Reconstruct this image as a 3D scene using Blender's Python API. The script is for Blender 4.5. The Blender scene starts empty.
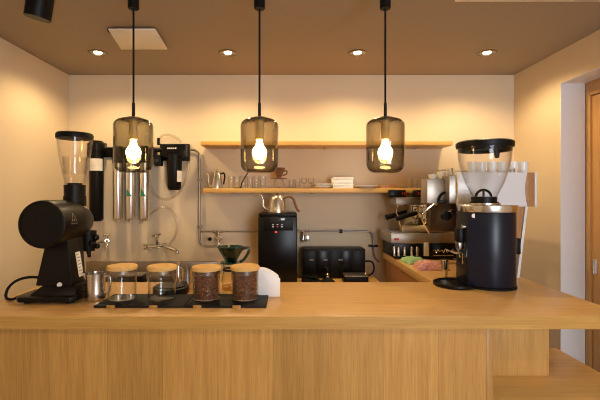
import bpy, bmesh, math, random
from mathutils import Vector, Matrix
random.seed(7)
PI = math.pi
S = bpy.context.scene
COL = S.collection
F, CX, CY, CZ = 400.0, 288.0, 195.0, 1.42      # lens in px, vanishing point, eye height
def P(px, py, d): return Vector(((px-CX)*d/F, d, CZ-(py-CY)*d/F))
def PX(px, d): return (px-CX)*d/F
def PZ(py, d): return CZ-(py-CY)*d/F

# ------------------------------------------------------------------ materials
def new_mat(name):
    m = bpy.data.materials.new(name); m.use_nodes = True
    nt = m.node_tree; nt.nodes.clear()
    out = nt.nodes.new('ShaderNodeOutputMaterial')
    return m, nt, out
def N(nt, t, **kw):
    n = nt.nodes.new(t)
    for k, v in kw.items(): setattr(n, k, v)
    return n
def pbr(name, col, rough=.5, metal=0., noise=.06, nscale=30., bump=0., spec=.5, coat=0., stretch=(1,1,1), emit=None, estr=0):
    m, nt, out = new_mat(name)
    b = N(nt, 'ShaderNodeBsdfPrincipled')
    b.inputs['Roughness'].default_value = rough; b.inputs['Metallic'].default_value = metal
    b.inputs['Specular IOR Level'].default_value = spec; b.inputs['Coat Weight'].default_value = coat
    tc = N(nt, 'ShaderNodeTexCoord'); mp = N(nt, 'ShaderNodeMapping'); mp.inputs['Scale'].default_value = stretch
    nz = N(nt, 'ShaderNodeTexNoise'); nz.inputs['Scale'].default_value = nscale; nz.inputs['Detail'].default_value = 5
    nt.links.new(tc.outputs['Object'], mp.inputs[0]); nt.links.new(mp.outputs[0], nz.inputs['Vector'])
    rp = N(nt, 'ShaderNodeValToRGB')
    a = [max(0, c*(1-noise)) for c in col]; z = [min(1, c*(1+noise)) for c in col]
    rp.color_ramp.elements[0].position = .3; rp.color_ramp.elements[1].position = .7
    rp.color_ramp.elements[0].color = (*a, 1); rp.color_ramp.elements[1].color = (*z, 1)
    nt.links.new(nz.outputs['Fac'], rp.inputs[0]); nt.links.new(rp.outputs[0], b.inputs['Base Color'])
    if bump:
        bp = N(nt, 'ShaderNodeBump'); bp.inputs['Strength'].default_value = bump; bp.inputs['Distance'].default_value = .002
        nt.links.new(nz.outputs['Fac'], bp.inputs['Height']); nt.links.new(bp.outputs[0], b.inputs['Normal'])
    if emit:
        b.inputs['Emission Color'].default_value = (*emit, 1); b.inputs['Emission Strength'].default_value = estr
    nt.links.new(b.outputs[0], out.inputs[0]); return m
def oak(name, light, dark, axis='X', board=None, off=0., var=.12, rough=.42, board_axis='X', g=1.):
    """straight-grained oak; grain runs along axis; optional boards across board_axis"""
    m, nt, out = new_mat(name); L = nt.links.new
    b = N(nt, 'ShaderNodeBsdfPrincipled'); b.inputs['Roughness'].default_value = rough; b.inputs['Specular IOR Level'].default_value = .35
    tc = N(nt, 'ShaderNodeTexCoord')
    def noise(sc, detail):
        mp = N(nt, 'ShaderNodeMapping')
        s = [sc]*3; s['XYZ'.index(axis)] = sc*.035; mp.inputs['Scale'].default_value = s
        nz = N(nt, 'ShaderNodeTexNoise'); nz.inputs['Scale'].default_value = 1; nz.inputs['Detail'].default_value = detail
        nz.inputs['Distortion'].default_value = .3
        L(tc.outputs['Object'], mp.inputs[0]); L(mp.outputs[0], nz.inputs['Vector']); return nz
    n1, n2 = noise(55*g, 4), noise(260*g, 3)
    mx = N(nt, 'ShaderNodeMix'); mx.data_type = 'FLOAT'; mx.inputs[0].default_value = .55
    L(n1.outputs['Fac'], mx.inputs[2]); L(n2.outputs['Fac'], mx.inputs[3])
    rp = N(nt, 'ShaderNodeValToRGB')
    rp.color_ramp.elements[0].position = .32; rp.color_ramp.elements[1].position = .66
    rp.color_ramp.elements[0].color = (*dark, 1); rp.color_ramp.elements[1].color = (*light, 1)
    L(mx.outputs[0], rp.inputs[0]); col = rp.outputs[0]
    if board:
        sx = N(nt, 'ShaderNodeSeparateXYZ'); L(tc.outputs['Object'], sx.inputs[0])
        ad = N(nt, 'ShaderNodeMath', operation='SUBTRACT'); ad.inputs[1].default_value = off; L(sx.outputs[board_axis], ad.inputs[0])
        dv = N(nt, 'ShaderNodeMath', operation='DIVIDE'); dv.inputs[1].default_value = board; L(ad.outputs[0], dv.inputs[0])
        fl = N(nt, 'ShaderNodeMath', operation='FLOOR'); L(dv.outputs[0], fl.inputs[0])
        wn = N(nt, 'ShaderNodeTexWhiteNoise', noise_dimensions='1D'); L(fl.outputs[0], wn.inputs['W'])
        mr = N(nt, 'ShaderNodeMapRange'); mr.inputs[3].default_value = 1-var; mr.inputs[4].default_value = 1+var*.5
        L(wn.outputs['Value'], mr.inputs[0])
        fr = N(nt, 'ShaderNodeMath', operation='FRACT'); L(dv.outputs[0], fr.inputs[0])
        gt = N(nt, 'ShaderNodeMath', operation='GREATER_THAN'); gt.inputs[1].default_value = .007; L(fr.outputs[0], gt.inputs[0])
        g2 = N(nt, 'ShaderNodeMapRange'); g2.inputs[3].default_value = .7; g2.inputs[4].default_value = 1; L(gt.outputs[0], g2.inputs[0])
        ml = N(nt, 'ShaderNodeMath', operation='MULTIPLY'); L(mr.outputs[0], ml.inputs[0]); L(g2.outputs[0], ml.inputs[1])
        hs = N(nt, 'ShaderNodeHueSaturation'); L(ml.outputs[0], hs.inputs['Value']); L(col, hs.inputs['Color']); col = hs.outputs[0]
    L(col, b.inputs['Base Color'])
    bp = N(nt, 'ShaderNodeBump'); bp.inputs['Strength'].default_value = .08; bp.inputs['Distance'].default_value = .001
    L(mx.outputs[0], bp.inputs['Height']); L(bp.outputs[0], b.inputs['Normal'])
    L(b.outputs[0], out.inputs[0]); return m
def glass(name, tint=(.97,.97,.96), refl=.5, base=.03, rough=.02, edge=None):
    m, nt, out = new_mat(name)
    t = N(nt, 'ShaderNodeBsdfTransparent'); t.inputs[0].default_value = (*tint, 1)
    g = N(nt, 'ShaderNodeBsdfGlossy'); g.inputs['Roughness'].default_value = rough; g.inputs['Color'].default_value = (1,1,1,1)
    lw = N(nt, 'ShaderNodeLayerWeight'); lw.inputs[0].default_value = .5
    pw = N(nt, 'ShaderNodeMath', operation='POWER'); pw.inputs[1].default_value = 4.5; nt.links.new(lw.outputs['Facing'], pw.inputs[0])
    if edge:
        cm = N(nt, 'ShaderNodeMix'); cm.data_type = 'RGBA'; cm.inputs[6].default_value = (*tint, 1); cm.inputs[7].default_value = (*edge, 1)
        ep = N(nt, 'ShaderNodeMath', operation='POWER'); ep.inputs[1].default_value = 2; nt.links.new(lw.outputs['Facing'], ep.inputs[0])
        nt.links.new(ep.outputs[0], cm.inputs[0]); nt.links.new(cm.outputs[2], t.inputs[0])
    ml = N(nt, 'ShaderNodeMath', operation='MULTIPLY_ADD'); ml.inputs[1].default_value = refl; ml.inputs[2].default_value = base
    nt.links.new(pw.outputs[0], ml.inputs[0])
    mx = N(nt, 'ShaderNodeMixShader'); nt.links.new(ml.outputs[0], mx.inputs[0])
    nt.links.new(t.outputs[0], mx.inputs[1]); nt.links.new(g.outputs[0], mx.inputs[2]); nt.links.new(mx.outputs[0], out.inputs[0])
    return m
def emis(name, col, s):
    m, nt, out = new_mat(name); e = N(nt, 'ShaderNodeEmission'); e.inputs[0].default_value = (*col, 1); e.inputs[1].default_value = s
    nt.links.new(e.outputs[0], out.inputs[0]); return m

M = {}
M['wall'] = pbr('plaster_wallpaper', (.75,.605,.42), .9, noise=.03, nscale=160, bump=.15, spec=.1)
M['ceil'] = pbr('ceiling_paper', (.37,.285,.20), .62, noise=.02, nscale=120, bump=.05, spec=.3)
M['jamb'] = pbr('white_jamb', (.80,.78,.78), .6, noise=.01)
M['floor'] = pbr('concrete_floor', (.28,.24,.2), .7, noise=.15, nscale=8)
M['oak_top'] = oak('oak_top', (.75,.46,.185), (.57,.32,.105), 'X', rough=.30)
M['oak_edge'] = oak('oak_edge', (.58,.325,.085), (.42,.215,.045), 'X', rough=.4)
M['oak_front'] = oak('oak_front', (.60,.325,.09), (.41,.20,.045), 'Z', board=.196, off=-.838, var=.15)
M['oak_box'] = oak('oak_box', (.62,.36,.12), (.46,.25,.07), 'Z', board=.09, off=.72, var=.06)
M['oak_end'] = oak('oak_end', (.46,.24,.06), (.34,.16,.035), 'Z', rough=.4)
M['oak_low'] = oak('oak_low', (.74,.47,.165), (.58,.345,.105), 'X', board=.085, off=-.30, var=.1, board_axis='Y', rough=.35)
M['oak_shelf'] = oak('oak_shelf', (.72,.43,.13), (.58,.32,.08), 'X', rough=.4)
M['door'] = oak('door_wood', (.64,.36,.13), (.52,.27,.085), 'Z', rough=.35)
M['lidwood'] = oak('bamboo_lid', (.80,.50,.18), (.66,.37,.11), 'X', rough=.45, g=1.5)
M['walnut'] = oak('walnut', (.25,.11,.05), (.13,.055,.025), 'X', rough=.4, g=2)
M['midwood'] = oak('mid_wood', (.50,.25,.10), (.36,.16,.06), 'Z', rough=.4, g=2)
M['black'] = pbr('black_matte', (.0045,.0038,.0033), .45, noise=.1, spec=.2)
M['blackgrind'] = pbr('black_powder_coat', (.006,.0042,.003), .38, noise=.1, nscale=400, bump=.1, spec=.22)
M['navy'] = pbr('dark_navy_coat', (.007,.009,.019), .32, noise=.08, spec=.3)
M['blackgloss'] = pbr('black_gloss', (.004,.0034,.0032), .3, noise=.05, spec=.22)
M['rubber'] = pbr('black_rubber', (.005,.0045,.0045), .7, spec=.2, noise=.1)
M['slate'] = pbr('black_slate', (.008,.007,.0065), .6, noise=.25, nscale=60, bump=.25, spec=.2)
M['steel'] = pbr('brushed_steel', (.68,.64,.6), .24, 1, noise=.06, nscale=40, stretch=(1,1,12))
M['steeldull'] = pbr('dull_steel', (.38,.33,.28), .38, 1, noise=.1, nscale=30)
M['hood'] = pbr('hood_steel', (.40,.34,.28), .4, .7, noise=.04)
M['steelsat'] = pbr('satin_steel', (.82,.79,.75), .28, 1, noise=.03)
M['chrome'] = pbr('chrome', (.82,.8,.78), .1, 1, noise=.02)
M['ring'] = pbr('polished_ring', (.80,.80,.82), .22, 1, noise=.05)
M['brass'] = pbr('brass', (.92,.62,.24), .5, .15, noise=.05)
M['bronze'] = pbr('dark_bronze', (.24,.18,.13), .35, 1, noise=.08)
M['white'] = pbr('white_paint', (.86,.83,.79), .4, noise=.01)
M['whitepanel'] = pbr('pearl_panel', (.8,.79,.8), .28, noise=.01, coat=.3)
M['paper'] = pbr('filter_paper', (.88,.85,.8), .8, noise=.02, nscale=80)
M['ceramic'] = pbr('white_ceramic', (.88,.86,.83), .2, noise=.01)
M['cream'] = pbr('cream_ceramic', (.84,.74,.55), .4, noise=.02)
M['vent'] = pbr('vent_cover', (.88,.80,.66), .5, noise=.01)
M['cloth'] = pbr('cream_cloth', (.62,.52,.38), .95, noise=.12, nscale=120, bump=.4)
M['greencloth'] = pbr('green_cloth', (.30,.48,.24), .95, noise=.15, nscale=120, bump=.4)
M['pinkcloth'] = pbr('pink_cloth', (.58,.27,.26), .95, noise=.35, nscale=60, bump=.4)
M['red'] = emis('red_indicator', (1,.05,.03), 1.2)
M['redpaint'] = pbr('red_badge', (.42,.015,.015), .4)
M['greensign'] = pbr('green_print', (.02,.22,.09), .5)
M['print'] = pbr('white_print', (.75,.72,.66), .6)
M['dimprint'] = pbr('dim_print', (.16,.14,.12), .6)
M['grey'] = pbr('grey_print', (.3,.3,.3), .6)
M['display'] = pbr('dark_display', (.03,.035,.04), .1)
M['bean'] = pbr('roasted_bean', (.15,.056,.021), .3, noise=.7, nscale=90)
M['glass'] = glass('clear_glass', (.985,.985,.98), .95, .02, edge=(.72,.72,.71))
M['hopper'] = glass('hopper_plastic', (.98,.975,.97), .9, .015, edge=(.74,.74,.74))
M['smoke'] = glass('smoked_glass', (.80,.78,.72), .8, .03, edge=(.30,.28,.24))
M['greenglass'] = glass('dark_green_glass', (.18,.36,.37), .5, .05, .1)
M['brownglass'] = glass('brown_glass', (.42,.22,.12), .6, .04, .1)
M['tube'] = glass('clear_hose', (.93,.91,.88), .5, .10, .3)
M['bulb'] = emis('lamp_glow', (1, .64, .26), 34)
M['down'] = emis('downlight_glow', (1, .80, .52), 30)
M['liquid'] = glass('weak_coffee', (.90,.70,.35), .3, .02)

# ------------------------------------------------------------------ mesh builder (world coordinates)
class MB:
    def __init__(self): self.bm = bmesh.new()
    def _bev(self, vs, bev, seg=2):
        if bev <= 0: return
        vset = set(vs)
        es = [e for e in self.bm.edges if e.verts[0] in vset and e.verts[1] in vset and len(e.link_faces) == 2 and e.calc_face_angle(0) > .6]
        bmesh.ops.bevel(self.bm, geom=es, offset=bev, segments=seg, affect='EDGES', profile=.5)
    def box(self, x0, x1, y0, y1, z0, z1, bev=0, rot=None):
        g = bmesh.ops.create_cube(self.bm, size=1); vs = g['verts']
        c = Vector(((x0+x1)/2, (y0+y1)/2, (z0+z1)/2))
        for v in vs:
            p = Vector((v.co.x*(x1-x0), v.co.y*(y1-y0), v.co.z*(z1-z0)))
            if rot: p = rot @ p
            v.co = p+c
        self._bev(vs, bev); return self
    def prism(self, pts, axis, a, b, bev=0, pts2=None):
        """polygon in the plane across axis (order: x->(y,z), y->(x,z), z->(x,y)) extruded a..b"""
        def mk(u, v, t): return {'x': (t,u,v), 'y': (u,t,v), 'z': (u,v,t)}[axis]
        p2 = pts2 or pts
        A = [self.bm.verts.new(mk(u, v, a)) for u, v in pts]; B = [self.bm.verts.new(mk(u, v, b)) for u, v in p2]
        n = len(pts); fs = [self.bm.faces.new(A), self.bm.faces.new(B)]
        for i in range(n): fs.append(self.bm.faces.new((A[i], A[(i+1) % n], B[(i+1) % n], B[i])))
        bmesh.ops.recalc_face_normals(self.bm, faces=fs)
        self._bev(A+B, bev); return self
    def lathe(self, prof, c, seg=32, axis='z', close=False, rib=None):
        """profile of (r, h) around axis through c"""
        rings = []; c = Vector(c)
        def mk(r, h, t):
            x, y = r*math.cos(t), r*math.sin(t)
            return c + {'z': Vector((x,y,h)), 'y': Vector((x,h,y)), 'x': Vector((h,x,y))}[axis]
        for r, h in prof:
            if r < 1e-6: rings.append([self.bm.verts.new(mk(0, h, 0))])
            else: rings.append([self.bm.verts.new(mk(r*(rib(i) if rib else 1), h, 2*PI*i/seg)) for i in range(seg)])
        fs = []
        pairs = list(zip(rings, rings[1:])) + ([(rings[-1], rings[0])] if close else [])
        for a, b in pairs:
            if len(a) == 1 and len(b) == 1: continue
            for i in range(seg):
                j = (i+1) % seg
                if len(a) == 1: fs.append(self.bm.faces.new((a[0], b[j], b[i])))
                elif len(b) == 1: fs.append(self.bm.faces.new((a[i], a[j], b[0])))
                else: fs.append(self.bm.faces.new((a[i], a[j], b[j], b[i])))
        bmesh.ops.recalc_face_normals(self.bm, faces=fs); return self
    def tube(self, pts, r, seg=10, smooth=0, taper=None, closed=False):
        pts = [Vector(p) for p in pts]
        for _ in range(smooth):
            q = [pts[0]]
            for a, b in zip(pts, pts[1:]): q += [a*.75+b*.25, a*.25+b*.75]
            q.append(pts[-1]); pts = q
        n = len(pts); rings = []; up = None
        for i, p in enumerate(pts):
            if closed: t = (pts[(i+1) % n]-pts[i-1]).normalized()
            else: t = (pts[min(i+1, n-1)]-pts[max(i-1, 0)]).normalized()
            if up is None: up = t.orthogonal().normalized()
            up = (up - t*up.dot(t)).normalized(); s = t.cross(up)
            rr = r if taper is None else r+(taper-r)*i/(n-1)
            rings.append([self.bm.verts.new(p+(up*math.cos(2*PI*k/seg)+s*math.sin(2*PI*k/seg))*rr) for k in range(seg)])
        fs = []
        for a, b in zip(rings, rings[1:]+([rings[0]] if closed else [])):
            for k in range(seg): fs.append(self.bm.faces.new((a[k], a[(k+1) % seg], b[(k+1) % seg], b[k])))
        if not closed: fs += [self.bm.faces.new(rings[0]), self.bm.faces.new(rings[-1])]
        bmesh.ops.recalc_face_normals(self.bm, faces=fs); return self
    def ball(self, c, r, sc=(1,1,1), seg=20, rot=None):
        g = bmesh.ops.create_uvsphere(self.bm, u_segments=seg, v_segments=max(6, seg//2), radius=r)
        for v in g['verts']:
            p = Vector((v.co.x*sc[0], v.co.y*sc[1], v.co.z*sc[2]))
            if rot: p = rot @ p
            v.co = p+Vector(c)
        return self
    def quad(self, a, b, c, d):
        self.bm.faces.new([self.bm.verts.new(Vector(p)) for p in (a, b, c, d)]); return self
    def build(self, name, mat, parent=None, loc=None, label=None, flat=False):
        bm = self.bm
        o0 = Vector(loc) if loc is not None else (ORIG[parent.name] if parent else Vector((0,0,0)))
        for v in bm.verts: v.co -= o0
        for f in bm.faces: f.smooth = not flat
        for e in bm.edges:
            if len(e.link_faces) != 2 or e.calc_face_angle(0) > math.radians(38): e.smooth = False
        me = bpy.data.meshes.new(name); bm.to_mesh(me); bm.free()
        me.materials.append(M[mat]); o = bpy.data.objects.new(name, me); COL.objects.link(o)
        if parent: o.parent = parent
        else: o.location = o0
        ORIG[o.name] = o0
        if label: o['label'] = label
        return o
ORIG = {}
def thing(name, label, cat, loc, group=None):
    o = bpy.data.objects.new(name, None); o.empty_display_size = .05; COL.objects.link(o); o.location = loc
    ORIG[o.name] = Vector(loc); tag(o, label, cat, group); return o
def tag(o, label, cat, group=None, kind=None):
    o['label'] = label; o['category'] = cat
    if group: o['group'] = group
    if kind: o['kind'] = kind
    return o
def struct(o, label=None, cat=None):
    o['kind'] = 'structure'
    if label: o['label'] = label
    if cat: o['category'] = cat
    return o
def arc(cx, cz, r, a0, a1, n): return [(cx+r*math.cos(math.radians(a0+(a1-a0)*i/n)), cz+r*math.sin(math.radians(a0+(a1-a0)*i/n))) for i in range(n+1)]

# ------------------------------------------------------------------ room
XL, XR, YB, YF, ZC = -1.643, 1.695, 3.0, -1.6, 2.32
OY0, OY1, OZ = 1.5, 2.49, 2.117             # opening in the right wall
struct(MB().box(XL-.1, XR+.3, YF-.1, YB+.1, -.1, 0).build('floor', 'floor'), 'dark floor behind and before the bar', 'floor')
struct(MB().box(XL-.1, XR+.3, YF-.1, YB+.1, ZC, ZC+.1).build('ceiling', 'ceil'), 'tan papered ceiling', 'ceiling')
struct(MB().box(XL-.1, XR+.3, YB, YB+.1, 0, ZC).build('wall_back', 'wall'), 'tan back wall carrying shelves and water pipes', 'wall')
struct(MB().box(XL-.1, XL, YF, YB, 0, ZC).build('wall_left', 'wall'), 'plain tan wall on the left', 'wall')
w = MB(); w.box(XR, XR+.154, OY1, YB, 0, ZC); w.box(XR, XR+.154, YF, OY0, 0, ZC); w.box(XR, XR+.154, OY0, OY1, OZ, ZC)
struct(w.build('wall_right', 'wall'), 'tan right wall with a doorway in it', 'wall')
j = MB(); j.box(XR+.001, XR+.152, OY1-.004, OY1, 0, OZ); j.box(XR+.001, XR+.152, OY0, OY1-.004, OZ-.004, OZ); j.box(XR+.001, XR+.152, OY0, OY0+.004, 0, OZ-.004)
struct(j.build('trim_1', 'jamb'), 'white lining of the doorway on the right', 'door jamb')
wx0, wx1, wz0, wz1 = .55, 1.65, .75, 2.15
w = MB(); w.box(XL-.1, wx0, YF-.1, YF, 0, ZC); w.box(wx1, XR+.3, YF-.1, YF, 0, ZC); w.box(wx0, wx1, YF-.1, YF, 0, wz0); w.box(wx0, wx1, YF-.1, YF, wz1, ZC)
struct(w.build('wall_front', 'wall'), 'tan wall opposite the bar, with a window', 'wall')
w = MB(); fr = .03
for a, b, c, d in ((wx0, wx0+fr, wz0, wz1), (wx1-fr, wx1, wz0, wz1), (wx0, wx1, wz0, wz0+fr), (wx0, wx1, wz1-fr, wz1), (1.08, 1.12, wz0, wz1), (wx0, wx1, 1.70, 1.73)):
    w.box(a, b, YF-.08, YF-.02, c, d)
struct(w.build('window_1', 'black'), 'dark framed window opposite the bar', 'window')

# door beyond the opening
D = thing('door_1', 'orange-brown wooden sliding door with an inset pull in the right-hand doorway', 'door', (1.87, 2.0, 0)); D['kind'] = 'structure'
MB().box(1.85, 1.90, 2.452, 2.52, 0, 2.2, .002).box(1.85, 1.90, 1.42, 2.452, 2.03, 2.2, .002).build('door_frame', 'door', D)
MB().box(1.862, 1.895, 2.385, 2.45, 0.003, 2.028, .003).box(1.862, 1.895, 1.42, 1.50, 0.003, 2.028, .003).box(1.862, 1.895, 1.50, 2.385, 1.9, 2.028).box(1.862, 1.895, 1.5, 2.385, .003, .2).build('door_leaf', 'door', D)
MB().box(1.874, 1.886, 1.5, 2.385, .2, 1.9).build('door_panel', 'oak_shelf', D)
h = MB(); hy, hz = 2.422, .985
h.tube([(1.8605, hy+.013*math.cos(t), hz+(.032 if math.sin(t) > 0 else -.032)+.013*math.sin(t)) for t in [2*PI*i/24 for i in range(24)]], .0028, 6, closed=True)
h.box(1.861, 1.863, hy-.012, hy+.012, hz-.04, hz+.04)
h.build('door_pull', 'ring', D, label='metal inset pull')

# ------------------------------------------------------------------ bar counter (L shaped) and low table
BT, TH = 1.0, .045
XA, XB, YA, YC = -1.153, 1.19, 1.388, 1.93
bar = thing('bar_counter', 'long oak bar counter with vertical board front and L-shaped top', 'counter', (0, 1.65, 0))
L = [(XA, YA), (XB, YA), (XB, 2.985), (.70, 2.985), (.70, YC), (XA, YC)]
MB().prism(L, 'z', BT-TH, BT, .0025).build('counter_top', 'oak_top', bar)
MB().box(XA, XB, YA-.002, YA-.0001, BT-TH, BT-.0015).build('edge_band', 'oak_edge', bar)
MB().box(XA+.02, .703, 1.42, 1.445, 0, BT-TH-.001).build('front_panel', 'oak_front', bar)
MB().box(.703, .728, 1.418, 1.90, 0, BT-TH-.001, .001).build('end_panel', 'oak_end', bar)
MB().box(XA+.02, XA+.045, 1.445, 1.90, 0, BT-TH-.001).build('end_panel', 'oak_edge', bar)
MB().box(XA+.045, .703, 1.88, 1.90, 0, BT-TH-.001).build('back_panel', 'oak_front', bar)
MB().box(.728, 1.067, 1.635, 1.90, .681, BT-TH-.001, .001).build('pedestal', 'oak_box', bar)
MB().box(.725, 1.17, 1.95, 2.98, 0, BT-TH-.001).build('side_cabinet', 'midwood', bar)
low = thing('low_table', 'low oak table top tucked under the right end of the bar', 'table', (1.01, 1.68, 0))
MB().box(.731, 1.30, 1.425, 1.94, .64, .680, .002).build('table_top', 'oak_low', low)
for xx in (.76, 1.25):
    for yy in (1.45, 1.88): MB().box(xx, xx+.03, yy, yy+.03, 0, .64, .002).build('leg', 'oak_edge', low)

# back counter and sink
bc = thing('back_counter', 'oak work counter along the back wall under the black boiler', 'counter', (.05, 2.75, 0))
MB().box(-.52, .62, 2.45, 2.99, .80, .834, .002).build('counter_top', 'oak_shelf', bc)
MB().box(-.50, .60, 2.47, 2.98, 0, .799).build('cabinet', 'oak_front', bc)
sk = thing('sink_unit', 'stainless sink unit along the back wall behind the storage jars', 'sink', (-1.0, 2.75, 0))
s = MB(); s.box(-1.5, -.53, 2.45, 2.55, .79, .834, .003); s.box(-1.5, -.53, 2.90, 2.97, .79, .834, .003); s.box(-1.5, -1.35, 2.55, 2.9, .79, .834); s.box(-.72, -.53, 2.55, 2.9, .79, .834)
s.build('rim', 'steeldull', sk)
s = MB(); s.box(-1.36, -1.35, 2.54, 2.91, .62, .80); s.box(-.72, -.71, 2.54, 2.91, .62, .80); s.box(-1.35, -.72, 2.54, 2.55, .62, .80); s.box(-1.35, -.72, 2.9, 2.91, .62, .80); s.box(-1.36, -.71, 2.54, 2.91, .61, .62)
s.build('basin', 'steeldull', sk)
MB().box(-1.5, -.53, 2.97, 2.99, .79, .925, .003).build('splashback', 'steeldull', sk)
MB().box(-1.48, -.55, 2.47, 2.96, 0, .60).build('cabinet', 'steeldull', sk)

# ------------------------------------------------------------------ wall shelves
def shelf(label, py0, py1, x0, x1):
    d = 2.80; z1, z0 = PZ(py0, d), PZ(py1, d)
    t = thing('wall_shelf', label, 'shelf', (PX((x0+x1)/2, d), 2.9, z0))
    MB().box(PX(x0, d), PX(x1, d), d, 2.998, z0, z1, .002).build('board', 'oak_shelf', t)
    for q in (.12, .5, .88):
        xx = PX(x0, d)+(PX(x1, d)-PX(x0, d))*q
        MB().box(xx-.006, xx+.006, 2.92, 2.998, z0-.006, z0, .001).build('bracket', 'steeldull', t)
    return z1
shelf('upper oak wall shelf, empty, above the glassware shelf', 141.3, 145.3, 200.5, 453)
SZ = shelf('lower oak wall shelf carrying glasses and plates', 188.3, 192.8, 203, 424)

# ------------------------------------------------------------------ ceiling things
def downlight(x, y, label, group, power):
    t = thing('downlight', label, 'ceiling light', (x, y, ZC), group)
    MB().lathe([(.050, -.001), (.050, -.005), (.056, -.005), (.060, -.001)], (x, y, ZC), 36, close=True).build('trim_ring', 'bronze', t)
    MB().lathe([(.024, -.0012), (.050, -.003), (.050, -.001), (.024, -.0005)], (x, y, ZC), 36, close=True).build('reflector', 'steeldull', t)
    MB().lathe([(.0, -.004), (.020, -.004), (.024, -.001), (0, -.001)], (x, y, ZC), 28).build('lamp', 'down', t)
    l = bpy.data.lights.new('downlight_beam', 'SPOT'); l.energy = power; l.color = (1, .74, .39); l.spot_size = math.radians(152); l.spot_blend = .55; l.shadow_soft_size = .035
    lo = bpy.data.objects.new('downlight_beam', l); COL.objects.link(lo); lo.location = (0, 0, -.012); lo.parent = t
DL = 2.53
for px, nm in ((98, 'leftmost downlight, close to the left wall'), (228, 'second downlight from the left, above the middle pendant'), (357.5, 'third downlight from the left, left of the right pendant cord side'), (487, 'rightmost downlight, above the grinder with the navy body')):
    lab = {98: 'recessed downlight nearest the left wall, beside the square vent cover', 228: 'recessed downlight between the left and middle pendant cords', 357.5: 'recessed downlight between the middle and right pendant cords', 487: 'recessed downlight right of all pendant cords, above the navy grinder'}[px]
    downlight(PX(px, DL), DL, lab, 'recessed downlights in a row', 17)
for x in (-1.1, 0.0, 1.1):  # out-of-view row of downlights, added to light the bar from the front
    downlight(x, -.2, 'unseen recessed downlight added to light the customer side, in front of the bar', 'unseen downlights added over the customer side', 9)

v = thing('ceiling_vent', 'square cream vent cover hanging just below the ceiling', 'vent', (-.875, 2.32, ZC))
MB().prism([(PX(108, 2.13), 2.13), (PX(155.5, 2.13), 2.13), (PX(167.5, 2.42), 2.42), (PX(121, 2.42), 2.42)], 'z', ZC-.022, ZC-.012, .004).build('cover', 'vent', v)
MB().box(-.98, -.78, 2.17, 2.38, ZC-.012, ZC).build('duct_collar', 'black', v)
c = thing('ceiling_panel', 'white ceiling panel edge at the top right corner of the room', 'ceiling panel', (1.2, 1.5, ZC))
MB().box(.77, 1.58, 1.15, 1.852, ZC-.006, ZC, .002).build('cover', 'white', c)

sp = thing('ceiling_spotlight', 'black ceiling spotlight at the top left', 'spotlight', (PX(39, 1.66), 1.66, ZC))
sx = PX(39, 1.66)
MB().box(sx-.03, sx+.03, 1.60, 1.72, ZC-.03, ZC, .004).build('mount', 'black', sp)
MB().tube([(sx, 1.66, ZC-.03), (sx, 1.66, ZC-.07)], .009).build('swivel', 'black', sp)
b = MB(); ax = Vector((-.026, .01, -.125)); c0 = Vector((sx+.016, 1.655, ZC-.04)); b.tube([c0, c0+ax*.1, c0+ax*.9, c0+ax], .05, 28)
b.build('lamp_can', 'black', sp)

def pendant(px, label):
    d = 1.66; x = PX(px, d); t = thing('pendant_lamp', label, 'pendant lamp', (x, d, ZC), 'smoked glass pendant lamps in a row')
    s = d/F; z = lambda py: PZ(py, d)
    MB().lathe([(0, 0), (.023, 0), (.023, z(9)-ZC+.003), (.020, z(9)-ZC), (0, z(9)-ZC)], (x, d, ZC), 24).build('ceiling_cup', 'black', t)
    MB().tube([(x, d, z(9)), (x, d, z(104))], .0042, 8).build('cord', 'rubber', t)
    MB().tube([(x, d, z(103)), (x, d, z(119))], .0065, 12).build('stem', 'black', t)
    MB().lathe([(0, z(117.5)), (.030, z(117.5)), (.038, z(119)), (.038, z(121)), (0, z(121))], (x, d, 0), 28).build('cap', 'steeldull', t)
    MB().lathe([(0, z(121)), (.018, z(121)), (.018, z(130)), (.016, z(139.5)), (0, z(139.5))], (x, d, 0), 24).build('lamp_holder', 'brass', t)
    zt, zb, R = z(119.3), z(172.8), 19.1*s
    prof = [(.036, zt)]
    for i in range(9): a = PI/2*(1-i/8); prof.append((R-.034+.034*math.cos(a), zt-.030+.030*math.sin(a)))
    for i in range(11): a = -PI/2*i/10; prof.append((R-.037+.037*math.cos(a)-.0015, zb+.037+.037*math.sin(a)))
    prof.append((.02, zb)); prof.append((0, zb+.001))
    k = len(prof); inner = [(max(0, r-.0028), h+(.0028 if h < zb+.01 else 0)) for r, h in prof[1:]][::-1]
    MB().lathe(prof+inner+[(.034, zt)], (x, d, 0), 48).build('shade', 'smoke', t)
    rb = 7.2*s; zc = z(152.4); pr = [(0, zc-rb)]
    for i in range(1, 15):
        a = -PI/2+ (PI*.80)*i/14; pr.append((rb*math.cos(a), zc+rb*math.sin(a)))
    pr += [(.0115, z(142)), (.0115, z(139)), (0, z(139))]
    MB().lathe(pr, (x, d, 0), 28).build('bulb', 'bulb', t)
pendant(133.5, 'smoked glass pendant lamp in front of the steel filter cartridges')
pendant(259.5, 'smoked glass pendant lamp hanging over the kettle')
pendant(385.3, 'smoked glass pendant lamp nearest the espresso machine')

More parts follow.
